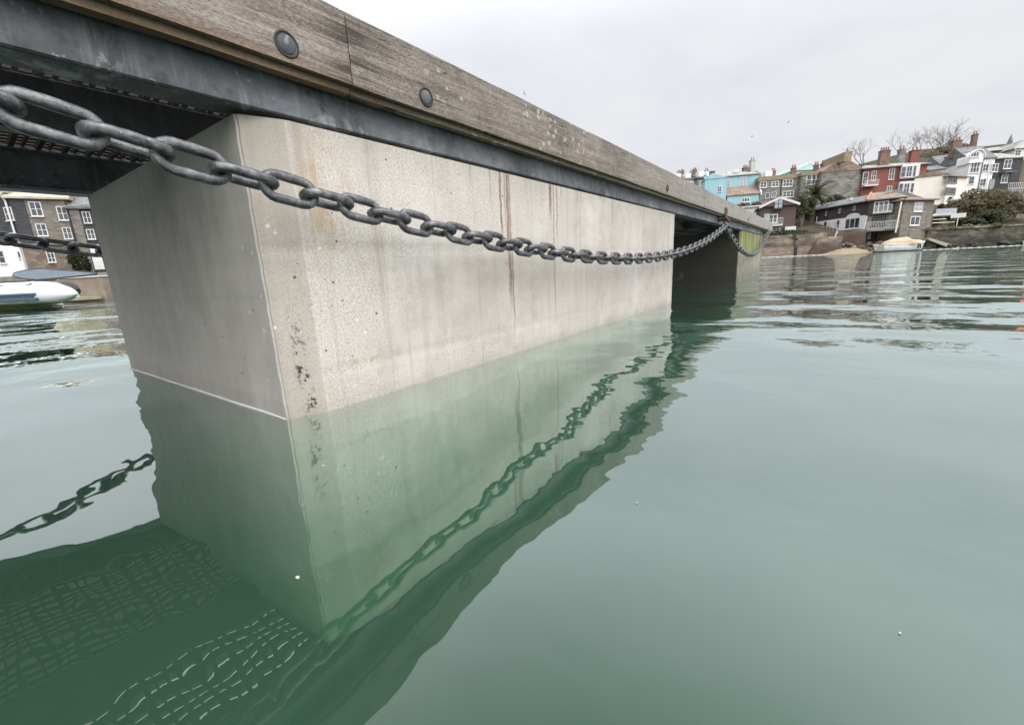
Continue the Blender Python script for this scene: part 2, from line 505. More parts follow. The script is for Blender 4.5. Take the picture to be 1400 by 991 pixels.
# fender timbers
def timber(y0, y1, mat, xa, xb, lab):
    m = MB()
    m.box((min(xa, xb), y0, .6275), (max(xa, xb), y1, .772))
    es = [e for e in m.bm.edges if abs(e.verts[0].co.y - e.verts[1].co.y) > .1]
    bmesh.ops.bevel(m.bm, geom=es, offset=.013, segments=4, affect='EDGES')
    es = [e for e in m.bm.edges if abs(e.verts[0].co.y - e.verts[1].co.y) < 1e-4]
    # knock ends slightly round and subdivide along for a not-quite-straight edge
    n = max(2, int((y1 - y0) / .06))
    for i in range(1, n):
        yy = y0 + (y1 - y0) * i / n
        bmesh.ops.bisect_plane(m.bm, geom=m.bm.verts[:] + m.bm.edges[:] + m.bm.faces[:], plane_co=(0, yy, 0), plane_no=(0, 1, 0))
    from mathutils import noise as mn
    for v in m.bm.verts:
        q = v.co * 5 + Vector((xa * 9, 0, 3))
        v.co.x += mn.noise(q) * .0016
        v.co.z += mn.noise(q + Vector((7, 3, 1))) * .0018
    o = m.build('fender_timber', mat, pont, smooth='auto')
    if lab: tag(o, lab)
    return o
fa = timber(YN, .5505, T1, .0035, .05, 'smoother brown timber at the near end')
fb = timber(.553, 5.6, T2, .003, .0495, 'long timber spotted with lichen')
fc = timber(5.603, YE, T3, .003, .05, 'short pale bleached timber at the far end')
fd = timber(YN, 2.2, T1, -1.21, -1.1635, None)
fe = timber(2.203, YE, T3, -1.21, -1.1635, None)
m = MB().box((-1.163, YE + .003, .6275), (.003, YE + .05, .772), .012, 3)
m.build('fender_timber', T3, pont, smooth='auto')
def bolt(y, z, par, r=.0225, xo=.0485):
    m = MB()
    rings = []
    for k in range(6):
        a = k / 5 * math.pi / 2
        rr = r * math.cos(a) * .98; xx = xo + .006 * math.sin(a)
        rings.append([Vector((xx, y + rr * math.cos(q * 2 * math.pi / 28), z + rr * math.sin(q * 2 * math.pi / 28))) for q in range(29)])
    m.loft(rings, cap=False)
    bmesh.ops.remove_doubles(m.bm, verts=m.bm.verts[:], dist=1e-5)
    m.build('bolt', BOLT, par, smooth=True)
    m = MB()
    m.tube([(xo + .0016, y + (r + .0015) * math.cos(q * 2 * math.pi / 32), z + (r + .0015) * math.sin(q * 2 * math.pi / 32)) for q in range(32)], .0024, 6, closed=True)
    m.build('bolt_recess', BAR, par, smooth=True)
bolt(.43, .668, fa, .0175); bolt(.744, .669, fb, .0165); bolt(-.55, .668, fa)
for yb in (2.53, 4.24, 5.4): bolt(yb, .675, fb, .016)
bolt(7.3, .675, fc, .016)
# chain eyes
def eye(x, y, sgn):
    m = MB()
    m.box((x - .008 if sgn > 0 else x, y - .03, .585), (x if sgn > 0 else x + .008, y + .03, .655), .002, 1)
    cx = x + sgn * .06
    m.tube([(x + sgn * .002, y, .60), (x + sgn * .06, y, .60)], .009, 8)
    m.tube([(cx + sgn * .02 * math.cos(a), y + .0, .585 + .028 * math.sin(a)) for a in [i * math.pi / 8 for i in range(16)]], .007, 8, closed=True)
    m.build('chain_eye', RUST, pont, smooth='auto')
eye(.006, -.35, 1); eye(.006, 4.15, 1); eye(.006, 7.2, 1)
MB().box((.0512, 4.115, .612), (.061, 4.185, .700), .003, 1).tube([(.056, 4.15, .615), (.085, 4.15, .59), (.078, 4.15, .545)], .013, 8).build('chain_eye', RUST, pont, smooth='auto')
eye(-1.166, -.35, -1); eye(-1.166, 4.15, -1)
# rag of dark kelp/rope at the far shackle sits in the eye itself

# ------------------------------------------------------------------ chains
def link_mesh():
    m = MB()
    p, d = .068, .0152
    L2 = (p + d) / 2 - .0195          # half straight
    rr = .0195
    pts = []
    for i in range(9):
        a = -math.pi / 2 + math.pi * i / 8
        pts.append((L2 + rr * math.cos(a), rr * math.sin(a), 0))
    pts.append((0, rr, 0))
    for i in range(9):
        a = math.pi / 2 + math.pi * i / 8
        pts.append((-L2 + rr * math.cos(a), rr * math.sin(a), 0))
    pts.append((0, -rr, 0))
    # tube with fixed reference so the closed ring does not twist
    n = len(pts); rings = []
    for i in range(n):
        P = Vector(pts[i]); t = (Vector(pts[(i + 1) % n]) - Vector(pts[i - 1])).normalized()
        a = Vector((0, 0, 1)); b = t.cross(a)
        r = d / 2 * (1.1 if 3 <= i <= 5 or 13 <= i <= 15 else 1)
        if i == 9: r = d / 2 * 1.08
        rings.append([m.bm.verts.new(P + (a * math.cos(k * math.pi / 6) + b * math.sin(k * math.pi / 6)) * r) for k in range(12)])
    for i in range(n):
        A, B = rings[i], rings[(i + 1) % n]
        for k in range(12):
            m.bm.faces.new((A[k], A[(k + 1) % 12], B[(k + 1) % 12], B[k]))
    o = m.build('link', CHAIN, None, smooth=True)
    return o
proto = link_mesh()
used = [False]
def chain(label, x0, x1, xs, ym, a, zm, y0, y1, group, scale=1.0, phase=0):
    root = empty('chain', label, 'chain', Matrix.Translation((x0, y0, zm + a * (math.cosh((y0 - ym) / a) - 1))), group)
    inv = root.matrix_world.inverted()
    f = lambda y: zm + a * (math.cosh((y - ym) / a) - 1)
    X = lambda y: x0 + (x1 - x0) * (y - y0) / (y1 - y0) + xs * math.sin(math.pi * (y - y0) / (y1 - y0))
    pts = []; s = 0; y = y0; prev = Vector((X(y), y, f(y))); nxt = 0; i = 0; pitch = .068 * scale
    dy = .002
    while y < y1:
        P = Vector((X(y), y, f(y)))
        s += (P - prev).length
        if s >= nxt:
            T = Vector((X(y + dy) - X(y), dy, f(y + dy) - f(y))).normalized()
            pts.append((P, T)); nxt += pitch
        prev = P; y += dy
    for i, (P, T) in enumerate(pts):
        side = Vector((1, 0, 0)); up = side.cross(T).normalized(); side = T.cross(up).normalized()
        ang = phase + (math.pi / 2 if i % 2 else 0) + random.uniform(-.12, .12)
        yv = side * math.cos(ang) + up * math.sin(ang)
        zv = T.cross(yv)
        mt = Matrix.Identity(4)
        for r in range(3):
            mt[r][0], mt[r][1], mt[r][2], mt[r][3] = T[r] * scale, yv[r] * scale, zv[r] * scale, P[r]
        o = proto if not used[0] else proto.copy()
        if used[0]: COL.objects.link(o)
        used[0] = True
        o.parent = root
        o.matrix_local = inv @ mt
    return root
CH = 'safety chains looped along the pontoon sides'
chain('long heavy grey chain sagging across the front of the pale concrete float', .066, .066, .022, 1.95, 9.36, .296, -.35, 4.15, CH, phase=rad(12))
chain('shorter deep chain loop hanging before the green algae streaked float', .066, .066, .01, 5.55, 4.0, .30, 4.15, 7.2, CH, phase=rad(10))
chain('chain on the hidden far side of the pontoon, seen below the deck at left', -1.226, -1.226, -.02, 1.95, 9.36, .266, -.35, 4.15, CH, phase=rad(40))

# ------------------------------------------------------------------ water
def m_water():
    t = NT('harbour water')
    tc = t.co()
    x, y, z = t.sep()
    vr = t.map((1, 1, 1), rot=(0, 0, -.64))
    w1 = t.noise(2.7, 1, .4, t.map((.85, 1.05, 1), vec=vr))
    w2 = t.noise(9.0, 2, .5, t.map((.75, 1.25, 1), rot=(0, 0, -.6)))
    w3 = t.noise(26, 2, .45, t.map((.7, 1.3, 1), rot=(0, 0, -.6)))
    w0 = t.noise(.7, 1, .5)
    # calmer in the lee of the pontoon, livelier out in the open channel
    dx = t.math('SUBTRACT', x, CAM.x); dy = t.math('SUBTRACT', y, CAM.y)
    dist = t.math('SQRT', t.math('ADD', t.math('MULTIPLY', dx, dx), t.math('MULTIPLY', dy, dy)))
    lively = t.mr(dist, .8, 2.4, .30, 1.25)
    h = t.math('ADD', t.math('MULTIPLY', w1, .030), t.math('MULTIPLY', w2, .0040))
    h = t.math('ADD', h, t.math('MULTIPLY', w3, .0002))
    h = t.math('ADD', h, t.math('MULTIPLY', w0, .085))
    h = t.math('MULTIPLY', h, t.math('MULTIPLY', lively, t.mr(x, -1.0, -1.6, 1.0, 1.7)))
    bp = t.n('ShaderNodeBump')
    t.L(h, bp.inputs['Height'])
    bp.inputs['Strength'].default_value = 1
    bp.inputs['Distance'].default_value = 1.0
    fr = t.n('ShaderNodeLayerWeight')
    fr.inputs['Blend'].default_value = .5
    t.L(bp.outputs[0], fr.inputs['Normal'])
    x_ = t.math('DIVIDE', t.math('SUBTRACT', fr.outputs['Facing'], .14), .86, clamp=True)
    refl = t.math('ADD', .022, t.math('MULTIPLY', .97, t.math('POWER', x_, 1.6)))
    gl = t.n('ShaderNodeBsdfGlossy')
    gl.inputs['Roughness'].default_value = 0.0
    gl.inputs['Color'].default_value = (.92, .975, 1, 1)
    t.L(bp.outputs[0], gl.inputs['Normal'])
    tr = t.n('ShaderNodeBsdfTransparent')
    mx = t.n('ShaderNodeMixShader')
    t.L(refl, mx.inputs[0]); t.L(tr.outputs[0], mx.inputs[1]); t.L(gl.outputs[0], mx.inputs[2])
    t.L(mx.outputs[0], t.out.inputs['Surface'])
    ab = t.n('ShaderNodeVolumeAbsorption')
    ab.inputs['Color'].default_value = (.21, .60, .40, 1)
    ab.inputs['Density'].default_value = 2.5
    sc = t.n('ShaderNodeVolumeScatter')
    sc.inputs['Color'].default_value = (.60, .82, .68, 1)
    sc.inputs['Density'].default_value = .46
    sc.inputs['Anisotropy'].default_value = .0
    ad = t.n('ShaderNodeAddShader')
    t.L(ab.outputs[0], ad.inputs[0]); t.L(sc.outputs[0], ad.inputs[1])
    t.L(ad.outputs[0], t.out.inputs['Volume'])
    return t.m
WATER = m_water()
m = MB().box((-700, -700, -4), (900, 1100, 0))
w = m.build('water', WATER)
tag(w, kind='structure')
bed = MB()
bed.poly([(-720, -720, -3.9), (920, -720, -3.9), (920, 1120, -3.9), (-720, 1120, -3.9)])
tag(bed.build('seabed', simple('mud', (.06, .06, .045), .9)), kind='structure')

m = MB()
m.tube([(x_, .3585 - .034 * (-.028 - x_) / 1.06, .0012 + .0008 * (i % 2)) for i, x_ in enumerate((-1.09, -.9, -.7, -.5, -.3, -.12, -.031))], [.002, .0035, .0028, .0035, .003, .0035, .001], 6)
tag(m.build('meniscus_highlight', simple('white highlight strip', (.58, .59, .58), .5), None, smooth=True), kind='stuff')  # white strip modelled in place of the meniscus highlight at the waterline
for i, (u, v, r_, lb) in enumerate([(407, 790, .0020, 'pale floating fleck near the bottom tip of the float reflection'), (442, 637, .0014, 'tiny pale fleck floating beside the corner edge below the waterline'),
                                    (1230, 866, .0008, 'lone pale fleck floating on open water at lower right'), (871, 688, .0010, 'tiny pale fleck floating just off the timber reflection')]):
    dr = ray(u, v); p_ = CAM + dr * (-CAM.z / dr.z)
    m = MB()
    gg = bmesh.ops.create_icosphere(m.bm, subdivisions=2, radius=r_, matrix=Matrix.Translation((p_.x, p_.y, .001)) @ Matrix.Rotation(i, 4, 'Z') @ Matrix.Diagonal((1.3, .8, .45, 1)))
    tag(m.build('fleck', simple('pale fleck', (.50, .46, .36), .7), None, smooth=True), lb, 'debris')
# ------------------------------------------------------------------ town materials
GLASS = NT('window glass')
_n = GLASS.noise(.8, 2)
GLASS.bsdf(GLASS.ramp(_n, [(.4, (.02, .024, .03)), (.6, (.06, .07, .085))]), .08, 0, None, .8)
GLASS = GLASS.m
CURTAIN = simple('window with pale blind', (.32, .34, .36), .35, 0, .3, 1.2)
WHITE = simple('white paint', (.60, .60, .585), .55, 0, .1, 2)
CREAM = simple('cream painted render', (.68, .64, .56), .8, 0, .12, .7, streak=True)
LIME = simple('white limewashed wall', (.70, .71, .70), .8, 0, .14, .6, streak=True)
BLUE = simple('sky blue painted render', (.27, .45, .50), .8, 0, .14, .8, streak=True)
SLATE = masonry('grey slates', (.13, .135, .14), (.19, .195, .195), (.06, .06, .06), .3, .16, .008, .01, .4)
SLATEL = masonry('pale lichen slates', (.25, .26, .24), (.32, .325, .30), (.12, .12, .11), .3, .16, .008, .01, .35)
SLATEB = masonry('brown slates', (.20, .145, .115), (.27, .21, .17), (.09, .07, .06), .3, .16, .008, .01, .4)
SLATEO = masonry('orange brown slates', (.24, .15, .10), (.22, .19, .16), (.09, .07, .06), .3, .16, .008, .01, .5)
TANROOF = masonry('tan scantle slates', (.40, .355, .27), (.46, .42, .33), (.26, .23, .18), .3, .2, .006, .006, .25)
BLACKS = masonry('black slate hanging', (.045, .046, .05), (.065, .066, .07), (.02, .02, .02), .25, .15, .008, .006, .2)
BLACKB = masonry('dark stained boards', (.06, .047, .045), (.075, .06, .056), (.025, .02, .02), 4, .18, .012, .008, .2)
BROWNB = masonry('plum brown boards', (.10, .066, .066), (.118, .078, .076), (.05, .035, .035), 5, .16, .012, .008, .12)
STONE = masonry('grey rubble stone', (.17, .16, .145), (.25, .235, .21), (.20, .19, .17), .5, .22, .03, .03, .5)
STONEB = masonry('brown coursed stone', (.145, .125, .103), (.235, .21, .18), (.15, .14, .125), .42, .13, .02, .03, .35)
STONEW = masonry('weathered quay stone', (.155, .125, .10), (.25, .21, .165), (.12, .10, .08), .7, .3, .025, .04, .7, (1.2, 2.4, (.065, .045, .035)))
STONED = masonry('weed dark sea wall', (.075, .07, .055), (.13, .12, .095), (.05, .045, .035), .7, .3, .03, .05, .8, (.8, 2.2, (.022, .022, .015)))
REDB = masonry('red brick', (.185, .064, .05), (.23, .085, .068), (.22, .10, .08), .25, .09, .008, .008, .25)
BRICK = masonry('chimney brick', (.155, .09, .07), (.22, .135, .105), (.15, .12, .10), .25, .09, .01, .008, .4)
TEAL = simple('pale teal render', (.38, .55, .53), .8, 0, .12, .8)
TEALR = simple('verdigris roof', (.30, .42, .39), .7, 0, .2, .7)
MOSS = simple('mossy parapet stone', (.24, .195, .125), .9, 0, .35, 1.5)
ORANGE = simple('terracotta ridge tile', (.45, .17, .09), .8, 0, .2, 3)
POT = simple('clay pot', (.22, .15, .115), .85, 0, .2, 4)
IRON = simple('dark iron', (.03, .03, .03), .5, .3, .2, 5)
RAIL = simple('grey white railing', (.5, .5, .49), .5, 0, .15, 5)
SAND = simple('wet sand', (.21, .165, .105), .85, 0, .25, .5)
GRASSY = NT('hillside scrub')
_a = GRASSY.noise(.12, 6, .65); _b = GRASSY.noise(1.2, 4, .6)
GRASSY.bsdf(GRASSY.mix(GRASSY.mr(_b, .35, .65), GRASSY.ramp(_a, [(.35, (.045, .04, .024)), (.65, (.095, .08, .055))]), (.065, .055, .038)), .95, 0, GRASSY.bump(_b, .6, .4), .1)
GRASSY = GRASSY.m
def foliage(name, a, b, scale=.6):
    t = NT(name)
    oi = t.noise(scale, 3)
    r = t.n('ShaderNodeNewGeometry').outputs['Random Per Island']
    c = t.mix(r, t.ramp(oi, [(.35, a), (.65, b)]), tuple((p + q) / 2 * .75 for p, q in zip(a, b)))
    t.bsdf(c, .8, 0, None, .2)
    return t.m
OLIVE = foliage('olive brown leaves', (.045, .04, .022), (.13, .10, .05))
DKLEAF = foliage('dark evergreen leaves', (.02, .028, .012), (.055, .06, .026))
PALML = foliage('palm fronds', (.035, .042, .018), (.10, .10, .04), 1.5)
IVY = foliage('dark ivy', (.02, .026, .012), (.06, .06, .028))
BARK = simple('bare grey bark', (.14, .12, .105), .9, 0, .25, 2)

# ------------------------------------------------------------------ house builder
class House:
    """A house on its own local frame: x along the front, y away from the water, z up."""
    def __init__(s, name, label, cat, L, Rt, group=None, zbase=None):
        (uL, vL, dL), (uR, vR, dR) = L, Rt
        A, B = at(uL, vL, dL), at(uR, vR, dR)
        z0 = (A.z + B.z) / 2 if zbase is None else zbase
        A.z = B.z = z0
        X = (B - A); s.w = X.length; X.normalize()
        Y = Vector((0, 0, 1)).cross(X)
        if Y.x * F.x + Y.y * F.y < 0: Y = -Y
        s.M = Matrix(((X.x, Y.x, 0, A.x), (X.y, Y.y, 0, A.y), (0, 0, 1, z0), (0, 0, 0, 1)))
        s.Mi = s.M.inverted()
        s.root = empty(name, label, cat, s.M, group)
        s.cl = s.Mi @ CAM
    def loc(s, u, v, y=0):
        d = (s.Mi.to_3x3() @ ray(u, v))
        k = (y - s.cl.y) / d.y
        p = s.cl + d * k
        return p.x, p.z
    def locs(s, u, v, x=0):
        d = (s.Mi.to_3x3() @ ray(u, v))
        k = (x - s.cl.x) / d.x
        p = s.cl + d * k
        return p.y, p.z
    def top(s, u, v): return s.loc(u, v)[1]
    def wall(s, h, depth, mat, x0=0, x1=None, y0=0, sink=3, name='wall', z0=None):
        x1 = s.w if x1 is None else x1
        zz = -sink if z0 is None else z0
        m = MB().box((x0, y0, zz), (x1, y0 + depth, h))
        return m.build(name, mat, s.root)
    def roof(s, kind, h, rise, depth, mat, x0=0, x1=None, y0=0, ov=.35, th=.18, inset=None, gable=None, skew=.5):
        x1 = s.w if x1 is None else x1
        a, b, c, d = x0 - ov, x1 + ov, y0 - ov, y0 + depth + ov
        m = MB()
        z = h + .004
        if kind == 'flat':
            m.box((a, c, z), (b, d, z + rise))
        elif kind == 'hip':
            ins = (d - c) / 2 if inset is None else inset
            ins = min(ins, (b - a) / 2 - .05)
            ym = c + (d - c) * skew
            base = [(a, c), (b, c), (b, d), (a, d)]
            lo = [m.bm.verts.new((p[0], p[1], z)) for p in base]
            ed = [m.bm.verts.new((p[0], p[1], z + th)) for p in base]
            r1 = m.bm.verts.new((a + ins, ym, z + rise)); r2 = m.bm.verts.new((b - ins, ym, z + rise))
            for i in range(4): m.bm.faces.new((lo[i], lo[(i + 1) % 4], ed[(i + 1) % 4], ed[i]))
            m.bm.faces.new(lo[::-1])
            m.bm.faces.new((ed[0], ed[1], r2, r1)); m.bm.faces.new((ed[1], ed[2], r2))
            m.bm.faces.new((ed[2], ed[3], r1, r2)); m.bm.faces.new((ed[3], ed[0], r1))
        elif kind == 'gx':      # ridge along x: eaves face the water
            ym = (c + d) / 2
            m.prism([(a, c, z), (a, c, z + th), (a, ym, z + rise), (a, d, z + th), (a, d, z)], (b - a, 0, 0))
        elif kind == 'gy':      # gable faces the water
            xm = (a + b) / 2
            m.prism([(a, c, z), (a, c, z + th), (xm, c, z + rise + th), (b, c, z + th), (b, c, z)], (0, d - c, 0))
        elif kind == 'mono':    # slopes up away from the water
            m.prism([(a, c, z), (a, c, z + th), (a, d, z + rise + th), (a, d, z)], (b - a, 0, 0))
        o = m.build('roof', mat, s.root)
        if kind == 'gy' and gable:
            wm, trim = gable
            xm = (a + b) / 2
            g = MB()
            k = rise / (xm - a)
            g.prism([(x0, y0 - .01, h + .02), (xm, y0 - .01, h + (xm - x0) * k - .02), (x1, y0 - .01, h + .02)], (0, -ov - .03, 0))
            g.build('gable', wm, s.root)
            if trim:
                g = MB()
                for sx in (-1, 1):
                    e = a if sx < 0 else b
                    g.prism([(e, c - .03, z + th + .03), (xm, c - .03, z + rise + th + .03), (xm, c - .03, z + rise + th - .32), (e + (-.0 if sx < 0 else 0), c - .03, z - .20)], (0, -.08, 0))
                g.build('bargeboard', trim, s.root)
        return o
    def chimney(s, roof, x, y, z0, z1, w, d, mat, pots=2):
        m = MB().box((x - w / 2, y - d / 2, z0), (x + w / 2, y + d / 2, z1))
        m.box((x - w / 2 - .08, y - d / 2 - .08, z1 + .003), (x + w / 2 + .08, y + d / 2 + .08, z1 + .18))
        o = m.build('chimney', mat, roof)
        p = MB()
        for i in range(pots):
            px = x - w / 2 + w * (i + .5) / pots
            p.tube([(px, y, z1 + .185), (px, y, z1 + .6), (px, y, z1 + .85)], [.17, .15, .13], 8)
        if pots: p.build('chimney_pot', POT, o)
        return o
    def win(s, u, v, wp, hp, nx=1, ny=2, y=0, frame=None, pane=None, side=False, proud=.05, arch=False, ft=None):
        """window centred at pixel (u,v), wp x hp pixels in the photograph"""
        frame = frame or WHITE; pane = pane or GLASS
        if not side:
            cx, cz = s.loc(u, v, y)
            xa, xb = s.loc(u - wp / 2, v, y)[0], s.loc(u + wp / 2, v, y)[0]
            za, zb = s.loc(u, v + hp / 2, y)[1], s.loc(u, v - hp / 2, y)[1]
        else:
            cx, cz = s.locs(u, v, y)
            xa, xb = s.locs(u - wp / 2, v, y)[0], s.locs(u + wp / 2, v, y)[0]
            za, zb = s.locs(u, v + hp / 2, y)[1], s.locs(u, v - hp / 2, y)[1]
        if xa > xb: xa, xb = xb, xa
        t = ft or max(.055, min(.13, (xb - xa) * .09))
        return s.window(xa, xb, za, zb, nx, ny, y, frame, pane, t, side, proud, arch)
    def window(s, xa, xb, za, zb, nx, ny, y, frame, pane, t=.08, side=False, proud=.05, arch=False, sill=True):
        m = MB()
        def bx(x0, z0, x1, z1, p0, p1, mb=m):
            if side: mb.box((y - p1, x0, z0), (y - p0, x1, z1))
            else: mb.box((x0, y - p1, z0), (x1, y - p0, z1))
        bx(xa, zb - t, xb, zb, -.03, proud); bx(xa, za, xb, za + t, -.03, proud)
        bx(xa, za + t, xa + t, zb - t, -.03, proud); bx(xb - t, za + t, xb, zb - t, -.03, proud)
        for i in range(1, nx):
            q = xa + (xb - xa) * i / nx
            bx(q - t * .4, za + t, q + t * .4, zb - t, -.03, proud * .9)
        for j in range(1, ny):
            q = za + (zb - za) * j / ny
            bx(xa + t, q - t * .3, xb - t, q + t * .3, -.03, proud * .8)
        if sill: bx(xa - t * .6, za - t * .8, xb + t * .6, za - .004, -.03, proud + .09)
        if arch:
            n = 10
            xm = (xa + xb) / 2; rr = (xb - xa) / 2
            ol = [(xm + rr * math.cos(math.pi * i / n), y - proud, zb + .004 + rr * .55 * math.sin(math.pi * i / n)) for i in range(n + 1)]
            m.prism(ol, (0, .08, 0))
        f = m.build('window', frame, s.root)
        p = MB()
        bx(xa + t * .8, za + t * .8, xb - t * .8, zb - t * .8, -.02, .012, p)
        p.build('pane', pane, f)
        return f
    def slab(s, name, mat, lo, hi, parent=None):
        return MB().box(lo, hi).build(name, mat, parent or s.root)
    def pbox(s, u0, v0, u1, v1, y0, y1):
        """local box spanned by two pixels on plane y0"""
        xa, zb = s.loc(u0, v0, y0); xb, za = s.loc(u1, v1, y0)
        return (min(xa, xb), min(y0, y1), min(za, zb)), (max(xa, xb), max(y0, y1), max(za, zb))
    def railing(s, xa, xb, z, h, y, parent=None, mat=None, n=14):
        m = MB()
        m.box((xa, y - .03, z + h - .06), (xb, y + .03, z + h))
        m.box((xa, y - .03, z + .05), (xb, y + .03, z + .11))
        for i in range(n + 1):
            q = xa + (xb - xa) * i / n
            m.box((q - .022, y - .02, z + .112), (q + .022, y + .02, z + h - .062))
        return m.build('railing', mat or RAIL, parent or s.root)

# ------------------------------------------------------------------ terrain
def terrain(name, us, rows, mat):
    m = MB()
    grid = []
    from mathutils import noise as mn
    for u in us:
        col = []
        for (d, zf) in rows:
            p = ground_xy(u, d)
            z = zf(u) if callable(zf) else zf
            z += mn.noise(Vector((p.x * .05, p.y * .05, 0))) * min(1.2, max(0, z) * .12)
            col.append(m.bm.verts.new((p.x, p.y, z)))
        grid.append(col)
    for A, B in zip(grid[:-1], grid[1:]):
        for k in range(len(A) - 1):
            m.bm.faces.new((A[k], B[k], B[k + 1], A[k + 1]))
    o = m.build(name, mat, None, smooth=True)
    tag(o, kind='structure')
    return o
def kup(u): return max(0, min(1, (u - 1000) / 250))
terrain('town_hillside', list(range(1000, 1781, 20)), [
    (67.5, -3), (68.5, 1.5), (72, lambda u: 3.2), (80, lambda u: 5.5 + 1.2 * kup(u)), (90, lambda u: 9 + 2.5 * kup(u)), (100, lambda u: 12.5 + 6 * kup(u)),
    (112, lambda u: 16 + 9 * kup(u)), (128, lambda u: 19 + 9 * kup(u)), (150, lambda u: 21 + 9 * kup(u)), (240, lambda u: 20), (420, 10)], GRASSY)
terrain('town_hillside', list(range(800, 1001, 20)), [
    (100, -3), (101, 2), (108, 5), (118, 10), (130, 14.2), (145, 17.5), (170, 19.5), (250, 20), (420, 10)], GRASSY)
terrain('far_hillside', list(range(100, 801, 25)), [
    (150, -3), (152, 1), (175, 4), (210, 9), (260, 13), (340, 15), (460, 8)], GRASSY)
terrain('left_bank', list(range(-520, 161, 20)), [
    (30.5, -3), (31, .9), (60, 1.6), (90, 6), (140, 12), (240, 14)], simple('quay paving', (.21, .20, .18), .9, 0, .3, .8))

# ------------------------------------------------------------------ right-hand town, back to front
TG = 'houses climbing the hillside on the right'
# far ridge terrace
for i, (u0, u1, vt, vb, d, wm, rm, lb) in enumerate([
        (906, 936, 243, 262, 128, STONE, SLATE, 'dark slate roofed house on the ridge, first above the pontoon rail'),
        (936, 953, 242, 262, 126, LIME, SLATE, 'narrow pale fronted house on the ridge between dark roofs'),
        (953, 974, 240, 262, 124, STONE, SLATE, 'dark roofed ridge house just left of the blue house')]):
    h = House('ridge_house', lb, 'house', (u0, vb, d), (u1, vb - 1, d), TG)
    H = h.top(u0, vt + 4)
    h.wall(H, 7, wm)
    r = h.roof('gx', H, h.top(u0, vt - 5) - H, 7, rm)
    zr = h.top(u0, vt - 5)
    h.chimney(r, h.w * .12, 3.5, zr - 1, zr + 1.0, 1.0, .8, BRICK, 3)
    h.chimney(r, h.w * .9, 3.5, zr - 1, zr + .8, .9, .8, STONE, 2)
    for k in range(2 if i != 1 else 1):
        q = h.w * (.3 + .42 * k)
        h.window(q - .7, q + .7, H - 2.2, H - .7, 2, 2, 0, WHITE, GLASS, .12)
        d_ = h.slab('dormer', LIME, (q - .8, .4, H + .6), (q + .8, 3, H + 1.9))

# house behind with tall pale stack
h = House('stack_house', 'roof with a tall pale chimney stack rising behind the blue house', 'house', (1016, 262, 112), (1040, 261, 112), TG)
H = h.top(1018, 242)
h.wall(H, 6, LIME); r = h.roof('gx', H, 2.0, 6, SLATE)
cx = h.loc(1031, 235)[0]
h.chimney(r, cx, 1.2, H - 1, h.top(1031, 219), 1.15, 1.1, simple('dull pale render', (.42, .40, .37), .9, 0, .25, 2), 2)
cx = h.loc(1022, 235)[0]
h.chimney(r, cx, 1.2, H - 1, h.top(1022, 229), 1.3, 1.0, BRICK, 3)

# teal gable house behind
h = House('teal_house', 'pale teal gabled house with verdigris roof showing above the grey terrace', 'house', (1084, 252, 104), (1122, 250, 104), TG)
H = h.top(1086, 234)
h.wall(H, 9, TEAL)
h.roof('gy', H, h.top(1105, 222) - H - .2, 9, TEALR, gable=(TEAL, WHITE))
xa = h.loc(1058, 240)[0]
h.slab('lean_to_roof', TEALR, (xa, 1.0, H - 2.6), (-.4, 6, H - .8))
h.slab('lean_to_roof', TEALR, (h.w + .4, 2, H - 1.5), (h.w + 4.5, 7, H + .8))
m = h.chimney(h.root, xa + 1.6, 3, H - 2, H + .6, .9, .8, BRICK, 2)

# blue house
h = House('blue_house', 'sky blue house with grey hipped roof above the far end of the pontoon', 'house', (974.5, 285, 96), (1034.5, 281, 94), TG)
H = h.top(1034, 238.5)
h.wall(H, 8, BLUE)
r = h.roof('hip', H, h.top(1005, 229.5) - H, 8, SLATEL, ov=.3)
for (u, v) in ((996, 236.5), (1006, 234)):
    x_, z_ = h.loc(u, v, 2)
    h.slab('skylight', WHITE, (x_ - .45, 1.35, z_ - .35), (x_ + .45, 1.75, z_ + .15), r)
h.win(995.8, 250.8, 6.2, 13, 1, 2, pane=CURTAIN); h.win(1016.4, 248.8, 8, 13.5, 2, 2, pane=CURTAIN)
# front wing and lean-to
xa, xb = h.loc(963, 262, -3.4)[0], h.loc(993, 262, -3.4)[0]
zt = h.loc(978, 244.5, -3.4)[1]
h.wall(zt, 3.395, BLUE, xa, xb, -3.4, name='wing_wall')
m = MB(); xm = (xa + xb) / 2 - .8
m.prism([(xa - .2, -3.5, zt + .02), (xm, -3.5, zt + 1.2), (xb + .2, -3.5, zt - .1 + .12), (xb + .2, -3.5, zt + .004)], (0, 3.4, 0))
m.build('wing_gable', BLUE, h.root)
for u in (964.5, 971.5, 975):
    x_, z_ = h.loc(u, 242, -3)
    h.chimney(h.root, x_, -2.9, zt - .2, zt + (1.5 if u > 970 else .9), .5, .5, BLUE if u < 970 else BRICK, 0)
h.win(983.7, 258.9, 5.2, 7.5, 2, 2, y=-3.4)
xa, xb = h.loc(994.5, 266, -3)[0], h.loc(1037.5, 266, -3)[0]
ze = h.loc(1015, 267, -3)[1]; zt = h.loc(1015, 255.5, -.2)[1]
h.wall(ze, 2.99, BLUE, xa, xb, -3, name='lean_to_wall')
h.roof('mono', ze, zt - ze, 2.6, SLATEB, xa, xb, -3, .2, .15)
m = MB()
m.prism([(xb + .25, -3.3, ze - .25), (xb + .25, -3.3, ze + .35), (xb + .25, -.2, zt + .6), (xb + .25, -.2, zt)], (.25, 0, 0))
m.build('verge', WHITE, h.root)
h.win(1019.5, 273.5, 11, 6, 3, 1, y=-3)

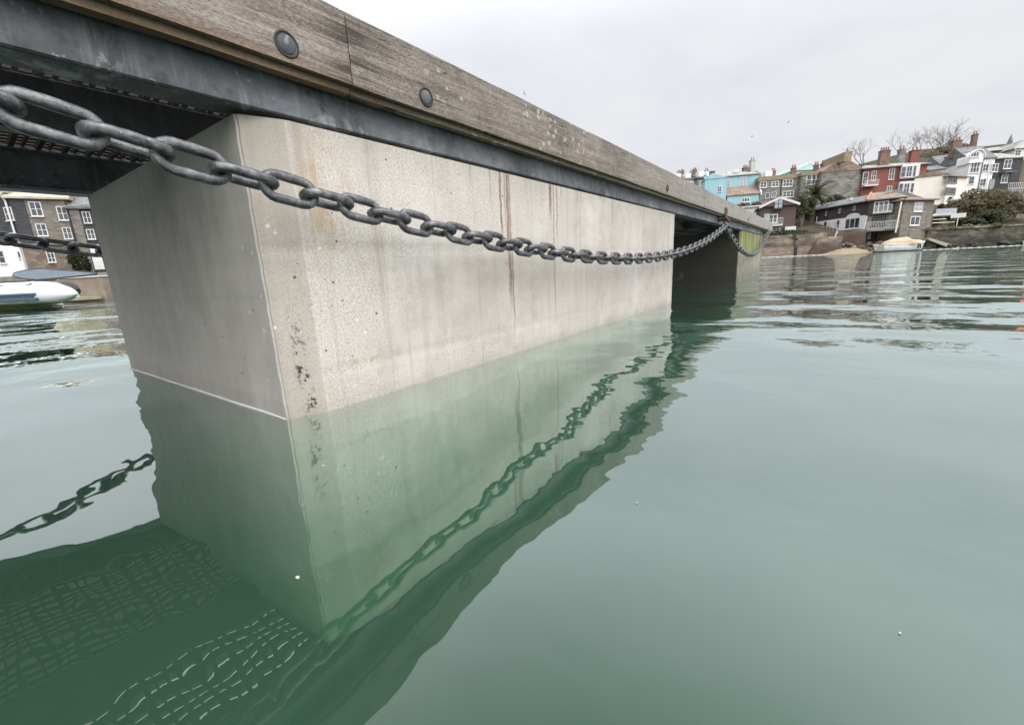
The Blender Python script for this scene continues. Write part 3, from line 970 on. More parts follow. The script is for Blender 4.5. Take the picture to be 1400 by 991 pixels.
# grey terrace and grey house
h = House('grey_terrace', 'grey stone terrace with flat brown parapet, beside the blue house', 'house', (1034.8, 284, 92), (1091.5, 280, 90), TG)
H = h.top(1036, 248.5)
h.wall(H, 9, STONE)
r = h.roof('flat', H, h.top(1036, 242.5) - H, 9, MOSS, ov=.15)
for a in [(1043.6, 252.7, 9.5, 8, 2, 2), (1052, 252.2, 4.2, 7.6, 1, 2), (1060, 251.7, 10, 7.8, 2, 2), (1076.9, 250.3, 13.5, 10, 3, 2), (1049.4, 267.5, 5.8, 7.5, 1, 2), (1058, 266.3, 6.5, 7.5, 2, 2), (1077.6, 265.4, 15.5, 8.5, 3, 2)]:
    h.win(*a)
x_ = h.loc(1068, 255)[0]
m = MB().tube([(x_, -.12, -2), (x_, -.12, H - .1)], .07, 6); m.build('drainpipe', IRON, h.root)
h.slab('attic', LIME, (h.w * .25, 3, H + 1.05), (h.w * .42, 6, H + 2.5))
h.chimney(r, h.w * .97, 4, H + 1, H + 2.6, .9, .8, BRICK, 2)

h = House('grey_house', 'grey stone house with mossy parapet behind the palm tree', 'house', (1091.9, 282, 89), (1150, 278, 87), TG)
H = h.top(1094, 241)
h.wall(H, 9, STONE)
r = h.roof('flat', H, h.top(1094, 236) - H, 9, MOSS, ov=.15)
for a in [(1112.6, 245.6, 20, 13.6, 3, 2), (1139.9, 243.6, 8, 12, 2, 2), (1139, 259, 6.8, 8.5, 1, 2), (1110, 264, 10, 9, 2, 2)]:
    h.win(*a)
h.win(1112.6, 245.6, 4, 13, 1, 2)
x_ = h.loc(1129.5, 255)[0]
MB().tube([(x_, -.12, -2), (x_, -.12, H - .1)], .07, 6).build('drainpipe', IRON, h.root)
for q in (.55, .72, .9):
    h.chimney(r, h.w * q, 5, H + .8, H + 2.0 + q, .8, .8, BRICK, 2)

# red house
h = House('red_house', 'large red brick house with white bay windows and tall chimneys', 'house', (1175, 279, 86), (1260.5, 273, 84), TG)
H = h.top(1177, 231.8)
h.wall(H, 9.5, REDB)
r = h.roof('hip', H, h.top(1220, 218) - H, 9.5, SLATEL, ov=.45, inset=3.2)
for a in [(1183, 243.9, 7.4, 16.5, 1, 2), (1194.5, 240.6, 6.6, 13.6, 2, 2), (1219, 238, 7.4, 15.3, 2, 2), (1215.6, 260, 7, 11, 2, 2)]:
    h.win(*a)
# two storey white bay
xa, xb = h.loc(1229.5, 240)[0], h.loc(1253.5, 240)[0]
zb = h.loc(1240, 268)[1]; zt = h.loc(1241, 225)[1]
h.slab('bay', WHITE, (xa, -.55, h.loc(1240, 244.6)[1]), (xb, -.004, zt))
h.slab('bay', WHITE, (xa, -.55, zb), (xb, -.004, h.loc(1239, 248.5)[1]))
h.win(1235, 235.4, 6.5, 15, 1, 2, y=-.56); h.win(1243, 234.6, 8, 15.5, 2, 2, y=-.56); h.win(1250.3, 234.2, 4, 15, 1, 2, y=-.56)
h.win(1231.5, 258, 5.4, 14, 1, 2, y=-.56); h.win(1239.3, 257.6, 8, 14, 2, 2, y=-.56); h.win(1247, 257, 4.5, 13, 1, 2, y=-.56)
def ch(u, vb, vt, wpx, y, mat, pots):
    x_, z1 = h.loc(u, vt, y); z0 = h.loc(u, vb, y)[1]
    w_ = abs(h.loc(u + wpx / 2, vb, y)[0] - h.loc(u - wpx / 2, vb, y)[0])
    h.chimney(r, x_, y, min(z0, H + .3), z1, w_, .9, mat, pots)
ch(1209.5, 224, 207.5, 12.5, 2.2, BRICK, 4); ch(1233, 215, 205.5, 8, 6, STONE, 2); ch(1250.5, 218, 207, 11, 5.5, REDB, 2)
x0, z0 = h.loc(1177, 254.5); x1 = h.loc(1196, 253)[0]
h.slab('balcony', LIME, (x0, -1.2, z0 - .25), (x1, -.004, z0 - .1)); h.railing(x0, x1, z0 - .1, 1.0, -1.15)
# grey side wing
h = House('stone_side_house', 'grey stone gable wall with a mossy chimney against the red house', 'house', (1149.5, 281, 92), (1174.6, 278, 86.5), TG)
H = h.top(1173.5, 234.5)
h.wall(H, 8, STONE)
r = h.roof('gx', H, 2.6, 8, SLATEB, ov=.1)
x_, z_ = h.loc(1158, 209.5, 2.5)
h.chimney(r, x_, 2.5, H - .5, z_, 1.3, 1.2, MOSS, 1)
h.win(1164.4, 247.5, 2.6, 5, 1, 2); h.slab('ridge_wall', MOSS, (1.0, 4.5, H + 1.5), (h.w + 2, 5.2, H + 3.2))

# dark dormer house behind the white block
h = House('dormer_house', 'dark slate house with two dormers behind the white block', 'house', (1281, 270, 94), (1326, 266, 92), TG)
H = h.top(1300, 226)
h.wall(H, 9, BLACKS)
r = h.roof('gx', H, h.top(1300, 203.5) - H - .5, 9, SLATE)
z1 = h.loc(1303.3, 214, 1.2)[1]; z0 = h.loc(1303.3, 223.5, 1.2)[1]; xa = h.loc(1296.5, 219, 1.2)[0]; xb = h.loc(1310, 219, 1.2)[0]
h.slab('dormer', BLACKS, (xa, 1.2, z0 - .3), (xb, 5, z1 + .25))
h.win(1303.3, 219, 12, 8.5, 2, 1, y=1.2, pane=CURTAIN)
h.win(1301.8, 230.8, 12, 6, 3, 1)
cx, cz = h.loc(1318, 203, 3)
h.chimney(r, cx, 4, H + 2, cz, 1.8, .9, BRICK, 3)
# pale flank between red house and block
h = House('pale_annexe', 'low pale rendered annexe wedged between red house and white block', 'house', (1264.5, 276, 90), (1284, 275, 89), TG)
H = h.top(1270, 234)
h.wall(H, 5, CREAM); h.roof('mono', H, 1.5, 5, SLATE)

# white block
h = House('white_block', 'cream white two storey block with low brown roof and grey windows', 'house', (1290, 281, 82), (1315.5, 278, 84), TG)
H = h.top(1291, 241.5)
h.wall(H, 9, CREAM)
h.roof('hip', H, 1.0, 9, SLATEB, ov=.4)
h.win(1301.2, 245.8, 14.5, 9, 4, 1, frame=STONE); h.win(1298.8, 261, 15, 9, 4, 1, frame=STONE)
xw = -h.w * .02
# receding darker wing on its left
h2 = House('white_block_wing', 'shaded grey wing of the white block with narrow dark windows', 'house', (1261.5, 281, 90), (1289.6, 281, 82.2), TG)
H2 = h2.top(1289, 241.5)
h2.wall(H2, 5, CREAM)
h2.roof('gx', H2, 1.0, 5, SLATEB, ov=.15)
for a in [(1271.5, 252, 3.4, 8.6), (1279.5, 249.5, 3.6, 8.8), (1268, 264, 3.2, 8.2), (1276.5, 262, 3.4, 8.4)]:
    h2.win(*a, 1, 2, frame=IRON)

# white gable house
h = House('white_gable_house', 'tall narrow white house with arched top window', 'house', (1317.5, 269, 87), (1352, 264, 86), TG)
H = h.top(1325, 219.5)
h.wall(H, 9, LIME)
r = h.roof('gx', H, 3.4, 9, SLATE, ov=.2)
xa, xb = h.loc(1323.8, 222)[0], h.loc(1342.2, 222)[0]
zt = h.loc(1333, 206.5)[1]
m = MB(); xm = (xa + xb) / 2; n = 12; rr = (xb - xa) / 2
ol = [(xa, -.25, H - .6), (xb, -.25, H - .6), (xb, -.25, H + .5)] + [(xm + rr * math.cos(math.pi * i / n), -.25, H + .5 + (zt - H - .5) * math.sin(math.pi * i / n)) for i in range(1, n)] + [(xa, -.25, H + .5)]
m.prism(ol, (0, 3.4, 0)); m.build('gable', LIME, h.root)
m = MB()
pts = [(xm + (rr + .15) * math.cos(math.pi * i / n), -.34, H + .5 + (zt - H - .4) * math.sin(math.pi * i / n)) for i in range(n + 1)]
m.tube(pts, .14, 6); m.build('bargeboard', WHITE, h.root)
h.win(1332.5, 211.6, 12, 7, 3, 1, y=-.26, arch=True)
for a in [(1332.9, 229, 12.8, 15, 3, 2), (1328, 246.7, 8, 10.8, 1, 2), (1347.4, 229.5, 8, 10, 2, 2), (1343.6, 249.6, 8, 10, 2, 2)]:
    h.win(*a)
h.chimney(r, h.w * .05, 5, H + 1.5, H + 4.8, 1.5, .9, BRICK, 3)
x_ = h.loc(1340, 240)[0]
MB().tube([(x_, -.1, -2), (x_, -.1, H)], .06, 6).build('drainpipe', IRON, h.root)

# black slate house
h = House('black_slate_house', 'black slate hung house with white sash windows at the far right', 'house', (1353.2, 264, 86), (1390.5, 260, 86), TG)
H = h.top(1356, 218)
h.wall(H, 9, BLACKS)
r = h.roof('gx', H, h.top(1370, 198.5) - H - .6, 9, SLATEL, ov=.25)
for a in [(1360, 229.5, 9.2, 11.5, 2, 2), (1377.6, 224.5, 10.5, 13, 2, 2), (1373.3, 243.5, 9, 13.5, 2, 2)]:
    h.win(*a)
x0, z0 = h.loc(1357, 245); h.slab('door', SLATEL, (x0 - .5, -.06, -1), (x0 + .5, -.004, z0))
x0, z0 = h.loc(1366, 238); x1, _ = h.loc(1383, 234)
h.slab('porch_roof', SLATE, (x0, -1.1, z0 + .1), (x1, -.004, z0 + .3))
x0, z0 = h.loc(1354, 222); MB().tube([(x0, -.1, -2), (x0, -.1, H)], .07, 6).build('drainpipe', WHITE, h.root)
# upper right houses
h = House('cream_dormer_house', 'cream rendered gabled house on the top row at the right frame edge', 'house', (1384, 222, 98), (1412, 221, 97), TG)
H = h.top(1386, 204)
h.wall(H, 8, CREAM)
h.roof('gy', H, h.top(1398, 191) - H, 8, SLATEL, gable=(CREAM, WHITE))
h.win(1391.5, 209.5, 8, 8, 2, 2)
h = House('long_roof_house', 'house with long pale slate roof and a small cream dormer on the top row', 'house', (1338, 226, 103), (1384, 223, 101), TG)
H = h.top(1340, 209)
h.wall(H, 9, STONE)
r = h.roof('gx', H, h.top(1360, 195.5) - H - .3, 9, SLATEL)
xa, z0 = h.loc(1369, 213, 1); xb, z1 = h.loc(1379, 204, 1)
h.slab('dormer', CREAM, (xa, 1, z0), (xb, 4.5, z1))
h.win(1374, 208, 9, 8, 2, 1, y=1)
h.chimney(r, .5, 4.5, H + 2, H + 5.0, 1.0, .9, BRICK, 2)
x_, z_ = h.loc(1382.5, 186, 4.5)
MB().tube([(x_, 4.5, z_ - 3.5), (x_, 4.5, z_ - 1.2), (x_, 4.5, z_ + .4)], [.8, .45, .03], 8).build('finial', SLATE, r)
h = House('grey_rock_terrace', 'pale railed terrace in front of the black slate house', 'terrace', (1377, 268, 80), (1398, 266, 80))
h.wall(h.top(1380, 258.5), 3, STONE); h.railing(0, h.w, h.top(1380, 258.5), 1.1, .1, mat=WHITE, n=8)

# ------------------------------------------------------------------ waterfront buildings
h = House('brown_gable_house', 'plum brown boarded house with white edged gable at the waterfront', 'house', (1038.5, 318, 73), (1086, 314, 71), TG)
H = h.top(1040, 284)
h.wall(H, 11, BROWNB)
zp = h.top(1064.5, 270)
r = h.roof('gy', H, zp - H - .15, 11, SLATE, ov=.4, gable=(BROWNB, WHITE))
h.win(1064.5, 278.6, 12.5, 13.5, 2, 2, y=-.46, frame=IRON, pane=CURTAIN, proud=.03)
h.win(1057, 299, 12, 12, 2, 1, frame=WHITE); h.win(1048, 297, 9, 12, 1, 1, frame=IRON, pane=CURTAIN)
x0, z0 = h.loc(1046, 309); x1 = h.loc(1068, 308)[0]
h.slab('balcony', WHITE, (x0, -1.3, z0 - .2), (x1, -.004, z0)); h.railing(x0, x1, z0, 1.1, -1.25, n=12)
lo, hi = h.pbox(1073, 310.5, 1087, 318, -.02, -.4); h.slab('garden_wall', WHITE, lo, hi)
h.win(1062, 314, 9, 6.5, 2, 1); 
lo, hi = h.pbox(1040, 310, 1056, 318, -.02, -.3); h.slab('white_ground_floor', WHITE, lo, hi)
x0, z0 = h.loc(1036, 292); 
MB().tube([(x0 - .6, -2, -2), (x0 - .6, -2, z0)], .06, 6).build('post', WHITE, h.root)
h = House('low_white_shed', 'low white shed roof tucked between the blue and brown houses', 'shed', (1016, 293, 78), (1036, 291, 77))
h.wall(h.top(1018, 284.5), 3, WHITE); h.roof('flat', h.top(1018, 284.5), .25, 3, RAIL, ov=.3)

# boathouse: long receding wing + front block
h = House('boathouse_wing', 'long low dark boarded boathouse wing with slate roof and white ground floor', 'boathouse', (1096, 319, 82), (1182, 313, 69), TG)
H = h.top(1182, 276.5); zm = h.top(1182, 294.5)
h.wall(H, 9, BLACKB, z0=zm, name='upper_wall')
h.wall(zm - .004, 9, LIME, y0=-.12)
r = h.roof('gx', H, h.top(1182, 262.5) - H, 9, SLATE, ov=.5)
x_ = h.w * .62
h.slab('skylight', WHITE, (x_ - .4, 1.2, H + 1.0), (x_ + .4, 1.7, H + 1.25), r)
for a in [(1129.5, 292, 4, 8.5, 1, 2), (1148, 288.5, 5, 9, 1, 2), (1168, 284.8, 5.5, 9, 2, 2)]:
    h.win(*a, frame=IRON, pane=CURTAIN)
h.win(1165.5, 305.5, 20, 14.5, 3, 1, y=-.12, arch=True)
for a in [(1133.5, 308.5, 4.5, 8), (1141, 307.5, 5, 8.5)]: h.win(*a, 1, 1, y=-.12, pane=WHITE)
h.win(1146, 305.5, 4, 9, 1, 1, y=-.12, frame=WHITE); h.win(1128.5, 307, 4.5, 8, 1, 1, y=-.12)
x0, z0 = h.loc(1118, 314, -1.5); x1 = h.loc(1148, 312, -1.5)[0]
h.railing(x0, x1, z0 - .6, 1.0, -1.5, mat=WHITE, n=7)
x_, z_ = h.loc(1116.5, 300, -.4)
MB().tube([(x_, -.4, -2), (x_, -.4, z_ + .5)], .07, 6).build('drainpipe', WHITE, h.root)
h = House('boathouse', 'dark boarded boathouse with orange hip, balconies and stone lower storey over the water', 'boathouse', (1183, 319, 68), (1228.5, 316, 66), TG)
H = h.top(1184, 275.5); zm = h.top(1184, 296.5); zb = h.top(1190, 315.5)
h.wall(H, 10, BLACKB, z0=zm, name='upper_wall')
h.wall(zm - .004, 10, STONE, z0=zb, y0=-.05)
r = h.roof('hip', H, h.top(1192, 259.5) - H, 10, SLATEO, ov=.5, inset=h.w * .35)
a, c = -.5, -.5
m = MB().tube([(-.5, -.5, H + .22), (h.w * .35 - .5 + .0, 5, h.top(1192, 259.5) + .06)], .16, 6); m.build('hip_tile', ORANGE, r)
h.win(1204.5, 283.5, 20, 16.5, 3, 1); h.win(1201.5, 302.5, 19.5, 12, 3, 1, y=-.05, frame=IRON)
x0, z0 = h.loc(1192, 291.5); x1 = h.loc(1217, 290)[0]
h.slab('balcony', RAIL, (x0, -1, z0 - .15), (x1, -.004, z0)); h.railing(x0, x1, z0, 1.05, -.95, n=14)
x0, z0 = h.loc(1182, 314.5, -1.4); x1 = h.loc(1228, 311.5, -1.4)[0]
h.slab('balcony', STONE, (x0, -1.5, z0 - .3), (x1, -.06, z0)); h.railing(x0, x1, z0, 1.15, -1.45, n=20)
for u in (1184, 1206, 1226):
    x_ = h.loc(u, 320)[0]; h.slab('pier', STONED, (x_ - .5, 1.5, -6), (x_ + .5, 3, zb - .004))
h.slab('back_wall', STONED, (.2, 5, -6), (h.w - .2, 5.5, zb - .004))
MB().tube([(-1.2, -.5, h.top(1182, 333)), (-1.0, -.5, zb - .6), (-.3, -.3, zb + .4), (-.15, -.3, zm + .1)], .1, 6).build('drainpipe', WHITE, h.root)
# stone cottage
h = House('stone_cottage', 'square brown rubble stone cottage with hipped roof beside the moored boat', 'cottage', (1228.9, 323, 65.5), (1269.5, 323.5, 67), TG)
H = h.top(1229, 274.5)
h.wall(H, 7, STONEB)
r = h.roof('hip', H, h.top(1247, 264) - H, 7, SLATEB, ov=.45, inset=2.4)
h.win(1255.5, 283, 11.5, 13, 2, 2, pane=CURTAIN); h.win(1250.7, 302, 13, 12.5, 2, 1)
x_, z_ = h.loc(1232.5, 276, -.1)
MB().tube([(x_ - .3, -.1, h.top(1230, 318)), (x_, -.1, z_)], .1, 6).build('drainpipe', CREAM, h.root)

# ------------------------------------------------------------------ quay, beach, sea wall
h = House('quay_wall', 'brown stone quay wall with buttress and weedy top left of the little beach', 'wall', (1010, 350.5, 67), (1128, 345.5, 65.5), zbase=0)
H = h.top(1060, 322)
h.wall(H, 3, STONEW, sink=2)
m = MB().box((-.1, -.3, -2), (h.w + .2, .0 - .004, H * .45)); m.build('footing', SLATEB, h.root)
x_ = h.loc(1088, 330)[0]
h.slab('pilaster', STONED, (x_ - .25, -.5, -2), (x_ + .1, -.31, H))
x0, x1 = h.loc(1096, 330)[0], h.loc(1118, 330)[0]
m = MB(); m.prism([(x0, -.9, -1), (x1, -.9, H * .82), (x1 + 3, -.9, H * .82), (x1 + 3, -.9, -1)], (0, .59, 0)); m.build('ramp', STONEW, h.root)
h = House('beach_wall', 'rough golden stone retaining wall above the little beach', 'wall', (1117, 336, 69), (1183, 331, 67))
H = h.top(1140, 315.5)
h.wall(H, 3, STONEW, sink=4)
x_, z_ = h.loc(1145, 316, -.2)
MB().tube([(x_, -.2, z_), (x_ - .3, -.25, z_ - .9), (x_ - .5, -.3, z_ - 2.0)], .09, 6).build('drainpipe', WHITE, h.root)
def leafclump(m, c, r, n, size, seed=0, flat=1.0):
    rnd = random.Random(seed)
    for i in range(n):
        d = Vector((rnd.gauss(0, 1), rnd.gauss(0, 1), rnd.gauss(0, 1))).normalized() * (rnd.random() ** .4)
        p = Vector(c) + Vector((d.x * r[0], d.y * r[1], d.z * r[2]))
        a = Vector((rnd.gauss(0, 1), rnd.gauss(0, 1), rnd.gauss(0, 1))).normalized()
        b = a.orthogonal().normalized()
        s = size * rnd.uniform(.6, 1.4)
        m.poly([p - a * s, p + b * s * .45, p + a * s, p - b * s * .45])
def bush(name, label, cat, u, v, d, wpx, hpx, mat, n=2600, size=.25, seed=1, depth=None, group=None):
    base = at(u, v, d)
    rt = empty(name, label, cat, Matrix.Translation(base), group)
    k = d / FPX
    w, h_ = wpx * k, hpx * k
    Rh = Vector((R.x, R.y, 0)).normalized()
    rnd = random.Random(seed)
    m = MB()
    for j in range(16):
        q = rnd.uniform(-.42, .42); zz = rnd.uniform(.15, .8) * (1 - abs(q) * .7)
        c = Rh * (q * w) + Vector((0, 0, zz * h_)) + Vector((F.x, F.y, 0)).normalized() * rnd.uniform(-.2, .2) * w
        rr = rnd.uniform(.12, .22)
        leafclump(m, c, (rr * w, rr * w, rr * h_ * 1.1), n // 16, size, seed * 50 + j)
    m.build('crown', mat, rt, recalc=False)
    s = MB()
    for j in range(5):
        q = rnd.uniform(-.3, .3) * w
        s.tube([(0, 0, -1.5), tuple(Rh * q * .4 + Vector((0, 0, h_ * .25))), tuple(Rh * q + Vector((0, 0, h_ * .6)))], [.16, .1, .04], 5)
    s.build('trunk', BARK, rt)
    return rt
bush('hedge', 'low dark hedge growing along the top of the quay wall', 'hedge', 1072, 323.5, 68, 80, 9, DKLEAF, 2600, .2, 3)
bush('shrub', 'dark rounded shrub under the palm tree beside the brown gable', 'shrub', 1096, 300, 77, 34, 40, IVY, 3000, .25, 4)
bush('shrub', 'russet brown shrub in front of the blue house', 'shrub', 1022, 288, 84, 34, 12, foliage('russet leaves', (.09, .045, .025), (.14, .08, .05)), 1600, .2, 5)
bush('shrub', 'low scrub between the palm and the slate roof', 'shrub', 1142, 285, 84, 34, 20, DKLEAF, 2000, .25, 8)
bush('large_bush', 'big olive brown bush on the bank below the white gable house', 'bush', 1349, 309, 74, 88, 58, OLIVE, 9000, .27, 6)
bush('large_bush', 'dark evergreen bush at the foot of the olive bush', 'bush', 1345, 311, 71, 66, 26, DKLEAF, 4200, .25, 7)
bush('shrub', 'green shrub beside the terrace shelter under the white block', 'shrub', 1300, 290, 78, 26, 24, DKLEAF, 2000, .22, 9)

# palm
def palm(label, u, v, d, hpx, rpx, seed=2):
    base = at(u, v, d); k = d / FPX
    rt = empty('palm_tree', label, 'palm', Matrix.Translation(base))
    H = hpx * k; rad_ = rpx * k
    s = MB(); s.tube([(0, 0, -3), (.05, 0, H * .5), (0, .05, H)], [.45, .35, .38], 10)
    s.build('trunk', BARK, rt)
    rnd = random.Random(seed); m = MB()
    for i in range(62):
        az = rnd.uniform(0, 2 * math.pi); up = rnd.uniform(-.5, 1.25)
        L = rad_ * rnd.uniform(.8, 1.12)
        hd = Vector((math.cos(az), math.sin(az), 0))
        pts = []
        for j in range(9):
            q = j / 8
            e = up - 1.5 * q * q * .75
            p = Vector((0, 0, H)) if j == 0 else pts[-1] + (hd * math.cos(e) + Vector((0, 0, math.sin(e)))) * (L / 8)
            pts.append(p)
        for j in range(1, 9):
            for t_ in (0, .5):
                p = pts[j - 1].lerp(pts[j], t_)
                tg = (pts[j] - pts[j - 1]).normalized()
                sd = tg.cross(Vector((0, 0, 1))).normalized()
                for sg in (-1, 1):
                    tip = p + (sd * sg * .75 + tg * .6 - Vector((0, 0, .22))) * L * .2 * (1.15 - j / 10)
                    m.poly([p, p + tg * L * .035, tip])
        m.tube(pts, [.05 - .004 * j for j in range(9)], 4)
    m.build('crown', PALML, rt, recalc=False)
palm('dark green palm tree between the brown gable house and the long slate roof', 1110, 302, 79, 34, 30)

# bare winter trees
def bare_tree(label, u, v, d, hpx, seed, spread=.55, group='bare winter trees on the skyline'):
    base = at(u, v, d)
    rt = empty('bare_tree', label, 'tree', Matrix.Translation(base), group)
    rnd = random.Random(seed)
    tr = MB(); cr = MB()
    H = hpx * d / FPX
    def grow(p, dr, L, r, lev):
        q = p; pts = [p]
        for j in range(3):
            dr = (dr + Vector((rnd.gauss(0, .13), rnd.gauss(0, .13), rnd.gauss(.04, .07)))).normalized()
            q = q + dr * L / 3; pts.append(q)
        (tr if lev < 2 else cr).tube(pts, [r, r * .88, r * .76, r * .62], 6 if lev < 2 else 3, caps=False)
        if lev >= 5: return
        for j in range(3 if lev < 4 else 2):
            a = rnd.uniform(0, 2 * math.pi)
            o = dr.orthogonal().normalized(); o2 = dr.cross(o)
            nd = (dr + (o * math.cos(a) + o2 * math.sin(a)) * rnd.uniform(.4, .9) * spread * 1.5).normalized()
            grow(pts[rnd.choice((2, 3))], nd, L * rnd.uniform(.62, .82), r * .58, lev + 1)
    grow(Vector((0, 0, -2)), Vector((0, 0, 1)), H * .30 + 2, H * .022, 0)
    tr.build('trunk', BARK, rt); cr.build('crown', BARK, rt)
bare_tree('spreading bare tree behind the mossy chimney left of the red house', 1184, 236, 106, 46, 11, .62)
bare_tree('small faint bare tree between the red house chimneys', 1238, 222, 112, 31, 12, .5)
bare_tree('bare tree just right of the red house roof', 1262, 226, 110, 40, 13, .5)
bare_tree('tall bare tree above the dormer house roof', 1291, 222, 108, 50, 14, .55)
bare_tree('bare tree with dense twigs between two taller ones on the skyline', 1276, 224, 116, 44, 15, .5)
bare_tree('bare tree leaning over the dormer house chimney', 1308, 216, 112, 34, 16, .6)
for (u, v, w_, h_, s_) in [(1276, 226, 60, 22, 21), (1300, 214, 40, 20, 22)]:
    bush('scrub', 'brown winter scrub below the bare trees, %s' % ('lower left clump' if s_ == 21 else 'upper right clump'), 'scrub', u, v, 104, w_, h_, foliage('winter scrub', (.08, .068, .045), (.14, .12, .085)), 2600, .3, s_)

# beach
m = MB(); g = []
for i in range(15):
    u = 1112 + 92 * i / 14
    row = []
    for j in range(6):
        q = j / 5
        d = 57 + 10.5 * q
        p = ground_xy(u, d)
        hump = math.sin(math.pi * min(1, max(0, (u - 1112) / 92)))
        p.z = -.5 + (1.9 * q) * hump + .08 * math.sin(i * 2.1 + j)
        row.append(m.bm.verts.new(p))
    g.append(row)
for A, B in zip(g[:-1], g[1:]):
    for k in range(5): m.bm.faces.new((A[k], B[k], B[k + 1], A[k + 1]))
tag(m.build('beach', SAND, None, smooth=True), kind='structure')
# boulders at the wall foot: rubble
m = MB(); rnd = random.Random(5)
for i in range(46):
    u = rnd.uniform(1150, 1232); p = at(u, horizon(u) + rnd.uniform(-9, 1.5), rnd.uniform(64.5, 67))
    p.z = rnd.uniform(-.1, 1.4)
    r_ = rnd.uniform(.25, .6)
    gg = bmesh.ops.create_icosphere(m.bm, subdivisions=1, radius=r_, matrix=Matrix.Translation(p) @ Matrix.Diagonal((1.3, 1, .7, 1)))
    for vtx in gg['verts']: vtx.co += Vector((rnd.uniform(-1, 1), rnd.uniform(-1, 1), rnd.uniform(-1, 1))) * r_ * .25
tag(m.build('shore_rubble', STONEW), kind='stuff')
# slipway
h = House('slipway', 'sloping pale concrete slipway beside the moored boat', 'slipway', (1268, 338, 63), (1312, 336.5, 63), zbase=0)
z1 = h.top(1270, 325)
m = MB(); m.prism([(0, 0, z1 - .35), (0, 0, z1), (h.w, 0, .25), (h.w, 0, -.4)], (0, 3.2, 0)); m.build('ramp', simple('slip concrete', (.32, .29, .22), .9, 0, .2, 1), h.root)
h.slab('support', STONED, (.1, .3, -2), (h.w * .3, 2.8, z1 - .36))
# sea wall right
h = House('sea_wall', 'weed darkened stone sea wall running to the right frame edge', 'wall', (1264, 342, 67), (1560, 325, 67), zbase=0)
H = h.top(1330, 312)
h.wall(H, 4, STONED, sink=2)
h.wall(H * .55, .8, STONED, y0=-.81, sink=2, name='lower_ledge')
m = MB(); x = 0; rnd = random.Random(3)
while x < h.w:
    l = rnd.uniform(.8, 1.6); m.box((x, -.15, H + .004), (x + l - .03, .7, H + rnd.uniform(.18, .32)), .03, 1); x += l
m.build('coping', STONEW, h.root)
for (a0, a1, n_, s_) in [(.05, .2, 1400, 31), (.22, .45, 1600, 32)]:
    p0 = h.M @ Vector((h.w * a0, .6, H)); 
rnd = random.Random(77)
m = MB()
for i in range(26):
    q = rnd.uniform(0, h.w * .6)
    leafclump(m, (q, rnd.uniform(-.1, .9), H + .2), (rnd.uniform(.6, 1.4), .5, rnd.uniform(.2, .5)), 90, .16, i)
tag(m.build('wall_weeds', foliage('wall weeds', (.07, .065, .03), (.15, .13, .07)), h.root, recalc=False))
m = MB(); rnd = random.Random(15)
for i in range(150):
    u = rnd.uniform(1262, 1440); p = at(u, horizon(u), rnd.uniform(63.2, 65.8)); p.z = rnd.uniform(-.25, .5)
    r_ = rnd.uniform(.2, .65)
    gg = bmesh.ops.create_icosphere(m.bm, subdivisions=1, radius=r_, matrix=Matrix.Translation(p) @ Matrix.Diagonal((1.4, 1, .8, 1)))
    for vtx in gg['verts']: vtx.co += Vector((rnd.uniform(-1, 1), rnd.uniform(-1, 1), rnd.uniform(-1, 1))) * r_ * .28
tag(m.build('shore_rubble', STONED), kind='stuff')
m = MB(); pts = []
for i in range(60):
    u = 1262 + 190 * i / 59; p = ground_xy(u, 62.6 + .25 * math.sin(i * 1.3)); p.z = .02 + .015 * math.sin(i * 2.7); pts.append(p)
m.tube(pts, [.05 + .03 * math.sin(i * 1.9) for i in range(60)], 5)
tag(m.build('shore_foam', simple('dull foam', (.5, .5, .47), .7), None, smooth=True), kind='stuff')
# upper retaining wall at right edge
h = House('retaining_wall', 'steep grey retaining wall at the right frame edge beside the olive bush', 'wall', (1386, 310, 75), (1440, 306, 75))
h.wall(h.top(1392, 266), 3, STONE)
# shelter on the bank
h = House('terrace_shelter', 'open timber terrace shelter with glass balustrade and white shades', 'shelter', (1272, 313, 71), (1305, 311, 71))
zt = h.top(1276, 296.5); 
h.slab('roof', SLATEB, (0, 0, zt), (h.w, 3, zt + .2))
for q in (.03, .5, .97): h.slab('post', simple('brown post', (.14, .08, .055), .8), (h.w * q - .08, .05, -1), (h.w * q + .08, .2, zt - .004))
h.slab('rail', CREAM, (.2, .0, zt * .45), (h.w - .2, .05, zt * .45 + .12)); h.slab('rail', CREAM, (.2, .0, zt * .75), (h.w * .6, .05, zt * .75 + .1))
h.slab('back_wall', IRON, (0, 2.5, -1), (h.w, 2.7, zt - .004)); h.slab('base', STONE, (-.2, -.1, -1.5), (h.w + .2, 3, 0))
h.slab('balustrade', CURTAIN, (.6, .1, zt + .21), (h.w, .16, zt + 1.25))
for q in (.33, .7):
    m = MB(); m.loft([[Vector((h.w * q + 1.0 * a_, .5 + .5 * b_, zt + .21 + (.45 if b_ == 0 else .05) * (1 - a_ * a_) )) for a_ in (-1, -.5, 0, .5, 1)] for b_ in (-1, 0, 1)], cap=False)
    m.build('shade', WHITE, h.root)
h.slab('lawn', foliage('lawn', (.07, .10, .03), (.10, .14, .05)), (-1.5, -1.2, -.3), (h.w * .9, -.11, -.05))
def pole(name, label, cat, u, v0, v1, d, w=.06, head=None):
    b = at(u, v0, d); H = (v0 - v1) * d / FPX
    rt = empty(name, label, cat, Matrix.Translation(b))
    MB().tube([(0, 0, -1), (0, 0, H)], w, 8).build('pole', WHITE, rt)
    if head: head(rt, H)
def signhead(rt, H):
    MB().box((-.9, -.05, H - .25), (.9, .05, H + .45), .02).build('board', WHITE, rt)
pole('sign_post', 'white board on a thin white post above the sea wall', 'sign', 1307, 313, 296.5, 70, .06, signhead)
